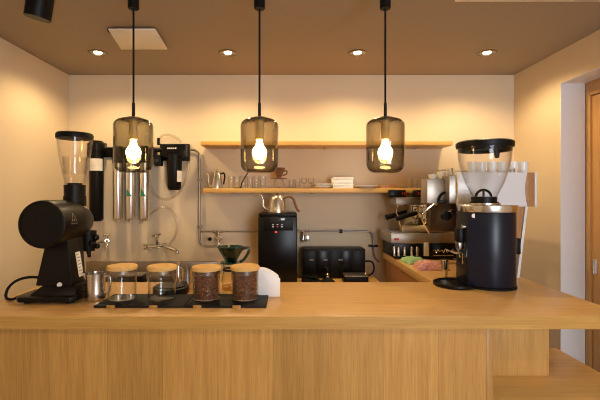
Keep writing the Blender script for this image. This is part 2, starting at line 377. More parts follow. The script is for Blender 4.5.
# ------------------------------------------------------------------ water filters and plumbing on the back wall
def canister():
    d = 2.92; x = PX(96.5, d); z = lambda p: PZ(p, d)
    t = thing('water_filter', 'tall black water filter canister with a white sticker, left of the steel cartridges', 'water filter', (x, d, z(221)))
    R = 7*d/F
    MB().lathe([(0, z(221.5)), (R*.7, z(221)), (R*.92, z(219)), (R*.95, z(155)), (R, z(150)), (0, z(150))], (x, d, 0), 28).build('housing', 'black', t)
    MB().lathe([(0, z(151)), (R*1.2, z(151)), (R*1.2, z(144)), (R*.8, z(141)), (0, z(141))], (x, d, 0), 28).build('head', 'blackgloss', t)
    MB().box(x-.04, x+.04, d+.03, 3.0, z(150), z(142), .003).build('bracket', 'black', t)
    rr = R*.955+.0008; p = [(x+rr*math.cos(a), d+rr*math.sin(a)) for a in [math.radians(-130+i*12) for i in range(11)]]
    m = MB(); 
    for a, b_ in zip(p, p[1:]): m.quad((*a, z(171)), (*b_, z(171)), (*b_, z(159)), (*a, z(159)))
    m.build('sticker', 'print', t)
canister()
def cartridge(px, label, green):
    d = 2.92; x = PX(px, d); z = lambda p: PZ(p, d); R = 4.7*d/F
    t = thing('filter_cartridge', label, 'water filter', (x, d, z(221)), 'steel filter cartridges in a row')
    MB().lathe([(0, z(221.5)), (R*.55, z(221.5)), (R*.85, z(220)), (R, z(217.5)), (R, z(160)), (0, z(160))], (x, d, 0), 28).build('cylinder', 'steelsat', t)
    MB().lathe([(0, z(163)), (R*1.1, z(163)), (R*1.1, z(149)), (R*.7, z(146)), (0, z(146))], (x, d, 0), 24).build('head', 'black', t)
    MB().box(x-.022, x+.022, d+.02, 3.0, z(158), z(148), .003).build('bracket', 'black', t)
    def on(u, py): a = math.radians(-90+u); rr = R+.0008; return (x+rr*math.cos(a), d+rr*math.sin(a), z(py))
    if green:
        m = MB(); n = 6
        for i in range(n):
            u0, u1 = -32+64*i/n, -32+64*(i+1)/n
            m.quad(on(u0, 196.3), on(u1, 196.3), on(u1, 188+8*(i+1)/n), on(u0, 188+8*i/n))
        m.build('emblem', 'greensign', t, label='green triangular emblem')
        m = MB()
        for i in range(n):
            u0, u1 = 5+32*i/n, 5+32*(i+1)/n
            m.quad(on(u0, 190.2-4*i/n), on(u1, 190.2-4*(i+1)/n), on(u1, 188.9-4*(i+1)/n), on(u0, 188.9-4*i/n))
        m.build('emblem', 'print', t)
cartridge(118, 'plain steel filter cartridge, leftmost of three behind the left pendant', False)
cartridge(130.7, 'middle of the three steel filter cartridges, with a green triangle', True)
cartridge(144.8, 'rightmost of the three steel filter cartridges, with a green triangle', True)
def filter2():
    d = 2.91; x = PX(174.5, d); z = lambda p: PZ(p, d); R = 7.3*d/F
    t = thing('water_filter', 'short black water filter housing on the back wall, right of the left pendant', 'water filter', (x, d, z(190)))
    MB().lathe([(0, z(190)), (R*.7, z(190)), (R*.9, z(188)), (R, z(162)), (R, z(155)), (0, z(155))], (x, d, 0), 28).build('housing', 'black', t)
    MB().box(PX(163, d), PX(187, d), d-.04, 2.95, z(157), z(144.5), .006).build('head', 'blackgloss', t)
    MB().box(PX(158, d), PX(187.5, d), 2.95, 3.0, z(160), z(143), .003).build('bracket', 'black', t)
    m = MB(); m.tube([(PX(163, d), d, z(150)), (PX(155, d), d, z(150))], .018, 14); m.tube([(PX(158.5, d), d, z(145)), (PX(158.5, d), d, z(138))], .010, 12); m.box(PX(155.5, d), PX(162, d), d-.03, d+.03, z(166), z(155), .004)
    m.build('valve', 'black', t)
    MB().lathe([(0, -.03), (.012, -.03), (.014, -.024), (0, -.024)], (PX(158.5, d), d-.008, z(161)), 16, 'y').build('button', 'display', t)
    rr = R+.0008; m = MB(); aa = [math.radians(-55+i*11) for i in range(6)]
    for a, b_ in zip(aa, aa[1:]): m.quad((x+rr*math.cos(a), d+rr*math.sin(a), z(182)), (x+rr*math.cos(b_), d+rr*math.sin(b_), z(182)), (x+rr*math.cos(b_), d+rr*math.sin(b_), z(171)), (x+rr*math.cos(a), d+rr*math.sin(a), z(171)))
    m.build('sticker', 'print', t)
    m = MB()
    for i in range(5): m.box(PX(169+i*1.9, d), PX(170.2+i*1.9, d), d-.0408, d-.04, z(149.6), z(148.2))
    m.build('lettering', 'print', t)
filter2()
MB().box(PX(86, 2.97), PX(156, 2.97), 2.985, 3.0, PZ(157, 2.97), PZ(147, 2.97), .002).build('mounting_rail', 'black', loc=P(120, 154, 2.99))
tag(bpy.data.objects['mounting_rail'], 'black rail on the back wall holding the filter heads', 'rail')

W = 2.975
def wallpts(l, d=W): return [P(a, b, d) for a, b in l]
o = MB().tube(wallpts([(158, 140), (163, 134.5), (172, 135), (181, 141), (187, 152), (189, 166), (186, 180), (179, 193), (171, 199), (163, 200), (155, 195), (150, 186), (149, 178)]), .009, 8, 2).build('water_hose', 'tube', loc=P(170, 199, W))
tag(o, 'clear hose looping around the short black water filter', 'hose')
o = MB().tube(wallpts([(140, 224), (152, 212), (163, 206), (172, 210), (178, 222), (176, 236), (168, 246)], 2.985), .009, 8, 2).build('water_hose', 'tube', loc=P(160, 246, 2.985))
tag(o, 'clear hose hanging from the cartridges towards the mixer tap', 'hose')

pp = thing('water_pipe', 'thin steel pipe running down the wall beside the shelves', 'pipe', P(199, 246, W))
MB().tube(wallpts([(186, 149.5), (193, 149.7), (197.5, 151), (199.3, 154), (199.6, 160), (199.6, 238), (200, 243), (203, 246), (208, 246.5), (217, 246.5)]), .0075, 12, 1).build('pipe', 'steeldull', pp)
MB().tube(wallpts([(199.6, 231.5), (258, 231.5)]), .0055, 10).build('branch_pipe', 'steeldull', pp)
for a, b, c_, e in ((197.5, 201.7, 228, 225.5), (213, 216, 233.2, 230), (197.7, 201.5, 181, 179)):
    MB().box(PX(a, W), PX(b, W), W-.012, 3.0, PZ(c_, W), PZ(e, W), .001).build('clip', 'steeldull', pp)
o = thing('shut_off_valve', 'small black round valve knob on the wall between the two pipes', 'valve', P(211, 238.5, 2.99))
MB().tube([P(211, 238.5, 2.95), P(211, 238.5, 3.0)], .006, 10).build('spindle', 'steeldull', o)
MB().lathe([(0, -.05), (.012, -.05), (.014, -.04), (.012, -.03), (0, -.03)], P(211, 238.5, 2.99), 16, 'y').build('knob', 'black', o)

def small_tap(px, py, label):
    d = 2.93; t = thing('wall_tap', label, 'tap', P(px, py, 3.0))
    MB().tube([P(px, py-2, 3.0), P(px, py-2, d-.02)], .014, 12).lathe([(0, 0), (.022, 0), (.022, .004), (0, .006)], (PX(px, 2.995), 2.993, PZ(py-2, 2.995)), 20, 'y').build('body', 'chrome', t)
    MB().tube([P(px, py-3, d-.01), P(px, py-8, d-.01)], .010, 10).build('spindle', 'chrome', t)
    m = MB(); m.tube([P(px-3.3, py-8, d-.01), P(px+3.3, py-8, d-.01)], .008, 8); m.ball(P(px-3.3, py-8, d-.01), .009, seg=10); m.ball(P(px+3.3, py-8, d-.01), .009, seg=10)
    m.build('cross_handle', 'chrome', t)
    MB().tube([P(px, py-2, d-.02), P(px, py, d-.05), P(px, py+3, d-.06), P(px, py+8, d-.06)], .012, 10, 2, taper=.008).build('spout', 'chrome', t)
small_tap(107, 243, 'chrome wall tap left of the mixer tap, above the steel pitcher')
small_tap(219, 240, 'chrome wall tap behind the green dripper')
o = MB().tube(wallpts([(106, 241), (98, 243), (90, 243.5), (81, 249)], 2.985)+[P(80, 250, 3.0)], .006, 8, 2).build('water_pipe', 'steeldull', loc=P(90, 243, 2.98)); tag(o, 'short steel pipe left of the chrome wall tap', 'pipe')
mt = thing('mixer_tap', 'chrome two-handle mixer tap on the wall above the sink', 'tap', P(158, 245, 3.0)); d = 2.93
MB().tube([P(149, 247, d), P(166, 245, d)], .017, 14).tube([P(150, 247, d), P(150, 247, 3.0)], .011).tube([P(164, 245, d), P(164, 245, 3.0)], .011).build('body', 'chrome', mt)
m = MB(); m.tube([P(158, 246, d), P(157, 240, d-.02), P(157, 235, d-.02)], .012, 10); m.tube([P(152, 235.5, d-.02), P(161, 234, d-.02)], .009, 8); m.ball(P(157, 237, d-.02), .018, seg=12); m.build('handle', 'chrome', mt)
m = MB(); m.tube([P(147, 247, d), P(144.5, 247, d)], .023, 12); m.build('handle', 'chrome', mt)
MB().tube([P(163, 245, d), P(167, 247, d-.05), P(172, 249, d-.08), P(177, 250.5, d-.1), P(177.5, 254, d-.1)], .012, 10, 2).build('spout', 'chrome', mt)

rp = thing('water_pipe', 'steel pipe along the wall above the black appliance, bending down at its right', 'pipe', P(335, 231, W))
MB().tube(wallpts([(297, 231), (366, 231), (370.5, 232), (372.8, 235), (373.3, 240), (373.5, 250), (374.5, 256), (377, 260), (379.5, 262)]), .0068, 12, 1).build('pipe', 'steeldull', rp)
for a, b, c_, e in ((369, 378, 246.7, 245), (339.5, 342.5, 233, 229.5)):
    MB().box(PX(a, W), PX(b, W), W-.012, 3.0, PZ(c_, W), PZ(e, W), .001).build('clip', 'black', rp)
vt = thing('valve_tap', 'small chrome valve on the pipe right of the boiler', 'valve', P(303, 236, W)); d = 2.94
MB().tube([P(303, 231, d+.035), P(303, 233, d), P(303, 242, d)], .010, 10, 1).build('body', 'chrome', vt)
MB().box(PX(305, d), PX(309, d), d-.03, d-.018, PZ(241, d), PZ(235, d), .003).tube([P(303, 236, d), P(307, 236, d-.024)], .004, 8).build('lever', 'steel', vt)
m = MB(); 
for q in (299, 306, 310): m.lathe([(0, -.006), (.011, -.006), (.011, .006), (0, .006)], P(q, 231, W), 12, 'x')
m.build('fitting', 'chrome', vt)

# ------------------------------------------------------------------ boiler, kettle, black appliance on the back counter
d = 2.62; BX0, BX1 = PX(258, d), PX(297.3, d); BZ = .834
t = thing('water_boiler', 'tall black hot water boiler with control panel on the back counter', 'boiler', ((BX0+BX1)/2, 2.76, BZ))
BTOP = PZ(213.5, d)
MB().box(BX0, BX1, d, 2.93, BZ+.012, BTOP-.02, .008).build('housing', 'blackgloss', t)
MB().box(BX0+.002, BX1-.002, d+.004, 2.93, BTOP-.02, BTOP, .006).build('lid', 'black', t)
MB().box(PX(264, d), PX(293, d), d-.005, d+.002, PZ(230.5, d), PZ(216.5, d), .002).build('control_panel', 'black', t)
MB().box(PX(271, d), PX(285, d), d-.007, d-.004, PZ(222, d), PZ(217.5, d), .001).build('display', 'display', t)
for q in (272, 276.5, 281):
    MB().lathe([(0, -.004), (.006, -.004), (.006, 0), (0, 0)], (PX(q+1, d), d-.005, PZ(226.5, d)), 14, 'y').build('button', 'steeldull' if q != 276.5 else 'redpaint', t)
m = MB()
for q in (273, 277.5, 282): m.box(PX(q-.9, d), PX(q+.9, d), d-.0056, d-.005, PZ(224.7, d), PZ(224.1, d))
m.build('marking', 'print', t)
MB().lathe([(0, -.003), (.0075, -.003), (.0075, 0), (0, 0)], (PX(276, d), d-.001, PZ(232.2, d)), 14, 'y').build('indicator_light', 'red', t, label='red indicator light')
MB().tube([(PX(276, d), d-.03, PZ(234, d)), (PX(276, d), d+.004, PZ(234, d)-.003)], .011, 12).build('spout', 'black', t)
for a in (BX0+.02, BX1-.05):
    for b_ in (2.64, 2.88): MB().box(a, a+.03, b_, b_+.03, BZ, BZ+.012).build('foot', 'rubber', t)

d = 2.70; kx = PX(277.5, d); z = lambda p: PZ(p, d); s = d/F
t = thing('gooseneck_kettle', 'brushed steel gooseneck kettle with wooden handle on the black boiler', 'kettle', (kx, d, BTOP))
kz = BTOP; H = 17*s
MB().lathe([(0, 0), (.062, 0), (.064, .004), (.061, .02), (.052, H*.75), (.043, H*.93), (.036, H), (0, H)], (kx, d, kz), 36).build('body', 'steel', t)
MB().lathe([(0, H), (.034, H), (.032, H+.006), (.01, H+.010), (0, H+.010)], (kx, d, kz), 28).build('lid', 'steel', t)
MB().lathe([(0, H+.009), (.006, H+.009), (.009, H+.016), (.007, H+.022), (0, H+.023)], (kx, d, kz), 14).build('knob', 'walnut', t)
MB().tube([(kx-.05, d, kz+.02), (kx-.085, d, kz+.028), (kx-.10, d, kz+.055), (kx-.095, d, kz+.085), (kx-.105, d, kz+.115), (kx-.135, d, kz+.122), (kx-.150, d, kz+.115)], .0085, 10, 2, taper=.0048).build('spout', 'steel', t)
MB().tube([(kx+.045, d, kz+H*.9), (kx+.075, d, kz+H*1.02), (kx+.105, d, kz+H*.9), (kx+.118, d, kz+H*.55), (kx+.135, d, kz+.02), (kx+.15, d, kz+.012)], .0095, 10, 2).build('handle', 'walnut', t, label='curved wooden handle')

d = 2.80; AX0, AX1 = PX(303, d), PX(365.5, d)
t = thing('countertop_appliance', 'wide low black appliance with panelled front under the wall pipe', 'appliance', ((AX0+AX1)/2, 2.87, BZ))
az = PZ(249, d)
MB().box(AX0, AX1, d, 2.95, BZ+.012, az, .006).build('housing', 'black', t)
for i in range(5):
    a = AX0+.012+i*(AX1-AX0-.02)/5
    MB().box(a, a+(AX1-AX0-.02)/5-.008, d-.004, d+.001, BZ+.03, az-.012, .002).build('front_panel', 'blackgloss' if i % 2 else 'black', t)
for q in (309.5, 323.5, 338.5): MB().box(PX(q, d), PX(q+4, d), d-.008, d-.004, PZ(260.3, d), PZ(259.2, d)).build('catch', 'bronze', t)
for a in (AX0+.02, AX1-.05):
    for b_ in (2.81, 2.91): MB().box(a, a+.03, b_, b_+.03, BZ, BZ+.012).build('foot', 'rubber', t)
MB().tube([(AX1-.004, 2.86, PZ(261, 2.86)), (PX(371.5, 2.86), 2.86, PZ(261, 2.86)), (PX(374, 2.86), 2.86, PZ(265, 2.86)), (PX(374, 2.86), 2.86, PZ(271, 2.86)), (PX(371, 2.86), 2.86, PZ(275, 2.86)), (AX1-.004, 2.86, PZ(276, 2.86))], .006, 10, 2).build('side_handle', 'black', t)

d = 2.66
def zf(p): return PZ(p, d)
t = thing('tamping_mat', 'black wedge-shaped tamping stand before the appliance, left one', 'tamping stand', (PX(312, d), d, BZ))
MB().prism([(PX(302, d), BZ), (PX(322, d), BZ), (PX(320, d), BZ+.01), (PX(305, d), BZ+.035), (PX(303, d), BZ+.035)], 'y', d-.03, d+.09, .002).build('wedge', 'rubber', t)
MB().box(PX(304, d), PX(318, d), d, d+.07, BZ+.035, BZ+.04, .001).build('pad', 'rubber', t)
t = thing('coffee_tamper', 'steel-collared tamper on a black flared base before the appliance', 'tamper', (PX(327, d), d, BZ))
c = (PX(328, d), d+.03, BZ)
MB().lathe([(0, 0), (.05, 0), (.048, .008), (.012, .034), (0, .034)], c, 28).build('base', 'rubber', t)
MB().lathe([(0, .034), (.014, .034), (.011, .045), (.016, .055), (.013, .062), (0, .062)], c, 24).build('collar', 'chrome', t)
MB().lathe([(0, .062), (.010, .062), (.013, .075), (.017, .088), (.013, .098), (0, .1)], c, 24).build('grip', 'blackgloss', t)
t = thing('knock_box', 'flat black box with a small knob before the appliance', 'box', (PX(356, d), d, BZ))
MB().box(PX(344, d), PX(368, d), d-.02, d+.1, BZ, BZ+.045, .004).build('body', 'black', t)
MB().box(PX(344, d)+.002, PX(368, d)-.002, d-.018, d+.098, BZ+.045, BZ+.052, .002).build('lid', 'steeldull', t)
MB().lathe([(0, 0), (.008, 0), (.008, .01), (.005, .014), (0, .014)], (PX(366, d), d+.02, BZ+.052), 14).build('knob', 'chrome', t)

# ------------------------------------------------------------------ things on the lower shelf
d = 2.88; kx = PX(217, d); k = 3.6/2.88*d/F
t = thing('gooseneck_kettle', 'small steel gooseneck kettle at the left end of the shelf', 'kettle', (kx, d, SZ)); k = d/F
MB().lathe([(0, 0), (6*k, 0), (6*k, .004), (4.2*k, 14*k), (3.6*k, 15.5*k), (0, 15.5*k)], (kx, d, SZ), 32).build('body', 'steel', t)
MB().lathe([(0, 15.5*k), (3.5*k, 15.5*k), (2.2*k, 17*k), (1*k, 17.4*k), (1.1*k, 18.6*k), (.6*k, 19.3*k), (0, 19.3*k)], (kx, d, SZ), 24).build('lid', 'steel', t)
MB().tube([(kx-4.5*k, d, SZ+2.5*k), (kx-7.5*k, d, SZ+2.5*k), (kx-8.3*k, d, SZ+6*k), (kx-8.3*k, d, SZ+11*k), (kx-9*k, d, SZ+14*k), (kx-12*k, d, SZ+15*k)], .008, 10, 2, taper=.0045).build('spout', 'steel', t)
MB().tube([(kx+3.5*k, d, SZ+14.5*k), (kx+7*k, d, SZ+16*k), (kx+8*k, d, SZ+12*k), (kx+6.5*k, d, SZ+4*k)], .006, 10, 2).build('handle', 'black', t)

def tumbler(x, y, r, h, label, group, z0=SZ, name='glass_tumbler', cat='glass', mat='glass', tap=.82):
    o = MB().lathe([(0, .001), (r*tap, .001), (r*tap+.001, .004), (r, h), (r-.0022, h), (r*tap-.001, .008), (0, .008)], (0, 0, 0), 24).build(name, mat, loc=(0,0,0))
    o.location = (x, y, z0); return tag(o, label, cat, group)
gl = 'clear glass tumbler standing in the row on the lower shelf'
g0 = None
for i, (px, hh, rr, dd) in enumerate([(231, 13, 3.2, 2.92), (237, 12, 3.2, 2.88), (243.5, 13, 3.3, 2.93), (250, 12, 3.2, 2.88), (256.5, 13, 3.2, 2.93), (263, 12, 3.1, 2.88), (291.5, 9, 3.0, 2.93), (297.5, 9, 3.0, 2.88)]):
    o = tumbler(PX(px, dd), dd, rr*dd/F, hh*dd/F, gl, 'clear tumblers on the lower shelf')
for i, (px, dd) in enumerate([(304, 2.88), (311, 2.90)]):
    x = PX(px, dd); k = dd/F
    o = MB().lathe([(0, .002), (2.6*k, .002), (2.6*k, .004), (.5*k, .008), (.5*k, 4*k), (2.8*k, 5.5*k), (3.3*k, 8*k), (2.7*k, 10.5*k), (2.55*k, 10.5*k), (3.1*k, 8*k), (2.6*k, 5.9*k), (0, 4.6*k)], (x, dd, SZ), 24).build('stem_glass', 'glass', loc=(x, dd, SZ))
    tag(o, ['round clear stemmed glass beside the tumblers, the left of two', 'round clear stemmed glass just left of the white saucers'][i], 'glass', 'round stemmed glasses')
d = 2.86
t = thing('wire_stand', 'thin dark slanted wire stand among the glasses on the shelf', 'stand', P(240, 188, d))
MB().box(PX(235, d), PX(243, d), d-.02, d+.02, SZ, SZ+.005, .002).build('base', 'black', t)
MB().tube([(PX(240.5, d), d, SZ+.004), (PX(242, d), d, PZ(182, d)), (PX(248, d), d, PZ(172.5, d))], .004, 8, 1).build('rod', 'black', t)
d = 2.84
t = thing('glass_server', 'clear glass coffee server under the brown dripper on the shelf', 'server', P(279, 188, d)); k = d/F; c = (PX(279, d), d, SZ)
MB().lathe([(0, .001), (5.5*k, .001), (6.3*k, 3*k), (4.2*k, 7.5*k), (4.6*k, 9.3*k), (4.3*k, 9.3*k), (3.9*k, 7.5*k), (6*k, 3*k), (5.3*k, .004), (0, .004)], c, 28).build('jug', 'glass', t)
t = thing('coffee_dripper', 'brown cone coffee dripper on the glass server on the shelf', 'dripper', (c[0], d, SZ+9.4*k))
MB().lathe([(0, 9.4*k), (8*k, 9.4*k), (8*k, 10.2*k), (2*k, 10.6*k), (0, 10.6*k)], c, 28).build('flange', 'walnut', t)
MB().lathe([(1.5*k, 10.5*k), (2.2*k, 10.6*k), (6.3*k, 20.5*k), (6*k, 20.5*k), (1.5*k, 11*k)], c, 32, rib=lambda i: 1+.03*(i % 2)).build('cone', 'walnut', t)
MB().tube([(c[0]+4.5*k, d, SZ+17*k), (c[0]+8*k, d, SZ+18*k), (c[0]+8*k, d, SZ+14*k), (c[0]+3.4*k, d, SZ+13*k)], .005, 8, 2).build('handle', 'walnut', t)
d = 2.86
zb = SZ
for i in range(2):
    o = MB().lathe([(0, 0), (5*d/F, 0), (8.4*d/F, .014), (8.4*d/F, .017), (5*d/F, .005), (0, .005)], (PX(323, d), d, zb), 36).build('saucer', 'ceramic', loc=(PX(323, d), d, zb))
    tag(o, ['lower of two stacked white saucers left of the cream boxes', 'upper of two stacked white saucers left of the cream boxes'][i], 'saucer', 'stacked white saucers'); zb += .0165
zb = SZ
for i in range(2):
    t = thing('paper_box', ['lower cream box of the pair stacked on the shelf', 'upper, taller cream box of the pair stacked on the shelf'][i], 'box', (PX(342, d), d, zb), 'stacked cream boxes')
    hh = (.028, .048)[i]
    MB().box(PX(332.5, d), PX(352, d), d-.05, d+.09, zb, zb+hh-.012, .002).build('tray', 'paper', t)
    MB().box(PX(332, d), PX(352.5, d), d-.052, d+.092, zb+hh-.0118, zb+hh, .002).build('lid', 'paper', t); zb += hh+.0005
o = MB().lathe([(0, 0), (7*d/F, 0), (11.7*d/F, .016), (11.7*d/F, .019), (7*d/F, .005), (0, .005)], (PX(366, d), d, SZ), 40).build('plate', 'ceramic', loc=(PX(366, d), d, SZ)); tag(o, 'flat white plate right of the cream boxes on the shelf', 'plate')
t = thing('wooden_tray', 'small wooden tray at the right of the shelf', 'tray', (PX(386, d), d, SZ))
MB().box(PX(379, d), PX(394, d), d-.05, d+.08, SZ, SZ+.010, .002).build('base', 'midwood', t)
m = MB(); m.box(PX(379, d), PX(394, d), d-.05, d-.044, SZ+.010, SZ+.026, .001); m.box(PX(379, d), PX(394, d), d+.074, d+.08, SZ+.010, SZ+.026, .001); m.box(PX(379, d), PX(379, d)+.006, d-.044, d+.074, SZ+.01, SZ+.026); m.box(PX(394, d)-.006, PX(394, d), d-.044, d+.074, SZ+.01, SZ+.026)
m.build('rim', 'midwood', t)
for i, (px, dd) in enumerate([(409, 2.92), (415, 2.88)]):
    tumbler(PX(px, dd), dd, 3*dd/F, 10*dd/F, ['clear glass tumbler behind the control pads of the espresso machine', 'clear glass tumbler at the far right end of the shelf'][i], 'clear tumblers at the right shelf end')

# ------------------------------------------------------------------ left grinder
def left_grinder():
    x0 = -.948; t = thing('coffee_grinder', 'black coffee grinder with horizontal drum at the left end of the bar', 'grinder', (x0, 1.65, BT))
    zc, R = 1.306, .094
    bx0, bx1 = PX(12.5, 1.53), PX(73.5, 1.53)
    MB().prism([(bx0+.02, 1.53), (bx1-.015, 1.53), (bx1, 1.545), (bx1, 1.70), (bx1-.02, 1.73), (bx0+.06, 1.73), (bx0, 1.66), (bx0, 1.55)], 'z', BT+.008, BT+.028, .003).build('base_plate', 'blackgrind', t)
    MB().prism([(bx0+.045, 1.555), (bx1-.008, 1.555), (bx1-.008, 1.70), (bx0+.075, 1.71), (bx0+.045, 1.68)], 'z', BT+.028, BT+.062, .003,
               pts2=[(bx0+.085, 1.575), (bx1-.012, 1.575), (bx1-.012, 1.695), (bx0+.09, 1.70), (bx0+.085, 1.68)]).build('base_step', 'blackgrind', t)
    zb, zt = BT+.06, zc-.06
    q = lambda px, d: PX(px, d)
    MB().prism([(q(35, 1.58), 1.58), (q(72.5, 1.58), 1.58), (q(72.5, 1.58)-.002, 1.69), (q(35, 1.58)+.002, 1.69)], 'z', zb, zt, .006,
               pts2=[(q(43, 1.58), 1.60), (q(65, 1.58), 1.60), (q(65, 1.58), 1.72), (q(43, 1.58), 1.72)]).build('column', 'blackgrind', t)
    pr = [(0, -.125), (R-.012, -.125), (R-.003, -.121), (R, -.112), (R, .02), (R*.98, .05), (R*.86, .10), (R*.7, .15), (R*.66, .165), (R*.62, .17), (0, .17)]
    dr = MB().lathe(pr, (x0, 1.66, zc), 56, 'y').build('motor_drum', 'blackgrind', t)
    MB().lathe([(R-.016, -.1262), (R-.012, -.1262), (R-.012, -.124), (R-.016, -.124)], (x0, 1.66, zc), 56, 'y', close=True).build('end_ring', 'blackgloss', dr)
    # white printed mark on the drum's right side
    def on(y, a): return (x0+(R+.0007)*math.cos(math.radians(a)), y, zc+(R+.0007)*math.sin(math.radians(a)))
    m = MB(); yc = 1.60
    for (ya, aa), (yb, ab) in (((yc-.012, 12), (yc, 26)), ((yc, 26), (yc+.012, 12))): m.quad(on(ya, aa), on(ya+.004, aa), on(yb+.002, ab), on(yb-.002, ab))
    m.quad(on(yc-.016, 11), on(yc-.010, 11), on(yc-.010, 6), on(yc-.016, 5)); m.quad(on(yc-.004, 11), on(yc+.006, 11), on(yc+.006, 6), on(yc-.004, 6)); m.quad(on(yc+.011, 11), on(yc+.016, 11), on(yc+.016, 5), on(yc+.011, 6))
    for i in range(9): m.quad(on(yc-.024+i*.0055, 1.5), on(yc-.0205+i*.0055, 1.5), on(yc-.0205+i*.0055, -1), on(yc-.024+i*.0055, -1))
    m.build('emblem', 'dimprint', dr)
    # hopper
    hx, hy = x0+.010, 1.76; d = hy; s = d/F
    MB().lathe([(0, PZ(206, d)), (.046, PZ(206, d)), (.046, PZ(196, d)), (.043, PZ(196, d)), (.044, PZ(185, d)), (.030, PZ(185, d)), (.030, PZ(183, d)), (0, PZ(183, d))], (hx, hy, 0), 32).build('hopper_neck', 'black', t)
    prof = [(.040, PZ(185, d)), (.045, PZ(178, d)), (.057, PZ(165, d)), (.067, PZ(151, d)), (.071, PZ(142, d)), (.072, PZ(138.5, d))]
    hp = MB().lathe(prof+[(r-.003, h) for r, h in prof[::-1]], (hx, hy, 0), 40, close=True).build('hopper', 'hopper', t)
    MB().lathe([(.048, PZ(174, d)), (.05, PZ(157, d)), (.047, PZ(157, d)), (.045, PZ(174, d))], (hx, hy, 0), 28, close=True).build('hopper_insert', 'hopper', hp)
    MB().lathe([(0, PZ(139, d)), (.075, PZ(139, d)), (.076, PZ(135.5, d)), (.072, PZ(133.5, d)), (0, PZ(133.2, d))], (hx, hy, 0), 40).build('hopper_lid', 'black', t)
    # spout and clamp at the back end
    m = MB(); sx, sy = x0+.055, 1.79
    m.lathe([(0, -.05), (.026, -.05), (.03, -.03), (.034, .04), (0, .04)], (sx, sy, zc-.085), 22); m.build('chute', 'black', t)
    m = MB(); m.ball((sx+.035, sy-.005, zc-.075), .016, seg=14); m.ball((sx+.028, sy-.03, zc-.1), .013, seg=12); m.ball((sx+.04, sy, zc-.115), .012, seg=12); m.tube([(sx, sy, zc-.075), (sx+.035, sy-.005, zc-.075)], .007); m.tube([(sx, sy, zc-.11), (sx+.04, sy, zc-.115)], .006); m.tube([(sx, sy, zc-.1), (sx+.028, sy-.03, zc-.1)], .006)
    m.build('clamp_knob', 'blackgloss', t)
    MB().tube([(sx, sy, zc-.135), (sx+.004, sy, zc-.165)], .010, 12, taper=.007).build('nozzle', 'black', t)
    # plate sticker on the column's right side
    xs = q(72.5, 1.58); f = lambda zz: xs+(q(65, 1.58)-xs)*(zz-zb)/(zt-zb)+.0012
    z0, z1 = 1.085, 1.185
    m = MB().quad((f(z0), 1.635, z0), (f(z0), 1.672, z0), (f(z1), 1.672, z1), (f(z1), 1.635, z1)); st = m.build('rating_plate', 'print', t)
    m = MB()
    for i in range(7):
        zz = z0+.008+i*.0135; m.quad((f(zz)+.0006, 1.64, zz), (f(zz)+.0006, 1.66+.008*(i % 2), zz), (f(zz+.004)+.0006, 1.66+.008*(i % 2), zz+.004), (f(zz+.004)+.0006, 1.64, zz+.004))
    m.build('print_lines', 'grey', st)
    MB().lathe([(0, -.004), (.009, -.004), (.010, 0), (0, 0)], (PX(58.5, 1.57), 1.578, BT+.066), 20, 'y').build('badge', 'print', t, label='round white badge')
    for a, b_ in ((bx0+.04, 1.56), (bx1-.03, 1.56), (bx0+.09, 1.70), (bx1-.03, 1.69)):
        MB().lathe([(0, 0), (.014, 0), (.012, .008), (0, .008)], (a, b_, BT), 16).build('foot', 'rubber', t)
    MB().tube([(q(40, 1.66), 1.66, BT+.078), (q(28, 1.66), 1.66, BT+.08), (q(16, 1.66), 1.66, BT+.066), (q(9, 1.66), 1.65, BT+.036), (q(8.5, 1.62), 1.60, BT+.006), (q(16, 1.6), 1.58, BT+.006), (q(22, 1.6), 1.57, BT+.018)], .0055, 8, 2).build('power_cord', 'rubber', t)
left_grinder()

# ------------------------------------------------------------------ steel pitchers and jars
def pitcher(px, py, d, top, w, label):
    k = d/F; x = PX(px, d); h = (py-top)*k; r = w/2*k
    t = thing('steel_pitcher', label, 'pitcher', (x, d, BT))
    pr = [(0, .001), (r*.97, .001), (r, .004), (r*.98, h*.3), (r*.9, h*.7), (r*.96, h)]
    MB().lathe(pr+[(a-.0012, max(b_, .003)) for a, b_ in pr[::-1]], (x, d, BT), 36).build('body', 'steel', t)
    MB().tube([(x+r*.85, d, BT+h*.85), (x+r*1.45, d, BT+h*.9), (x+r*1.5, d, BT+h*.5), (x+r*1.2, d, BT+h*.22), (x+r*.97, d, BT+h*.25)], .0035, 8, 2).build('handle', 'steel', t)
    MB().prism([(x-r*.86, BT+h*.99), (x-r*1.3, BT+h*1.03), (x-r*.9, BT+h*.72)], 'y', d-.008, d+.008).build('lip', 'steel', t)
pitcher(95.8, 300.5, 1.61, 274, 20, 'brushed steel milk pitcher between the left grinder and first jar')
pitcher(187.5, 289, 1.80, 268.5, 12, 'slim steel pitcher behind the gap between second and third jars')

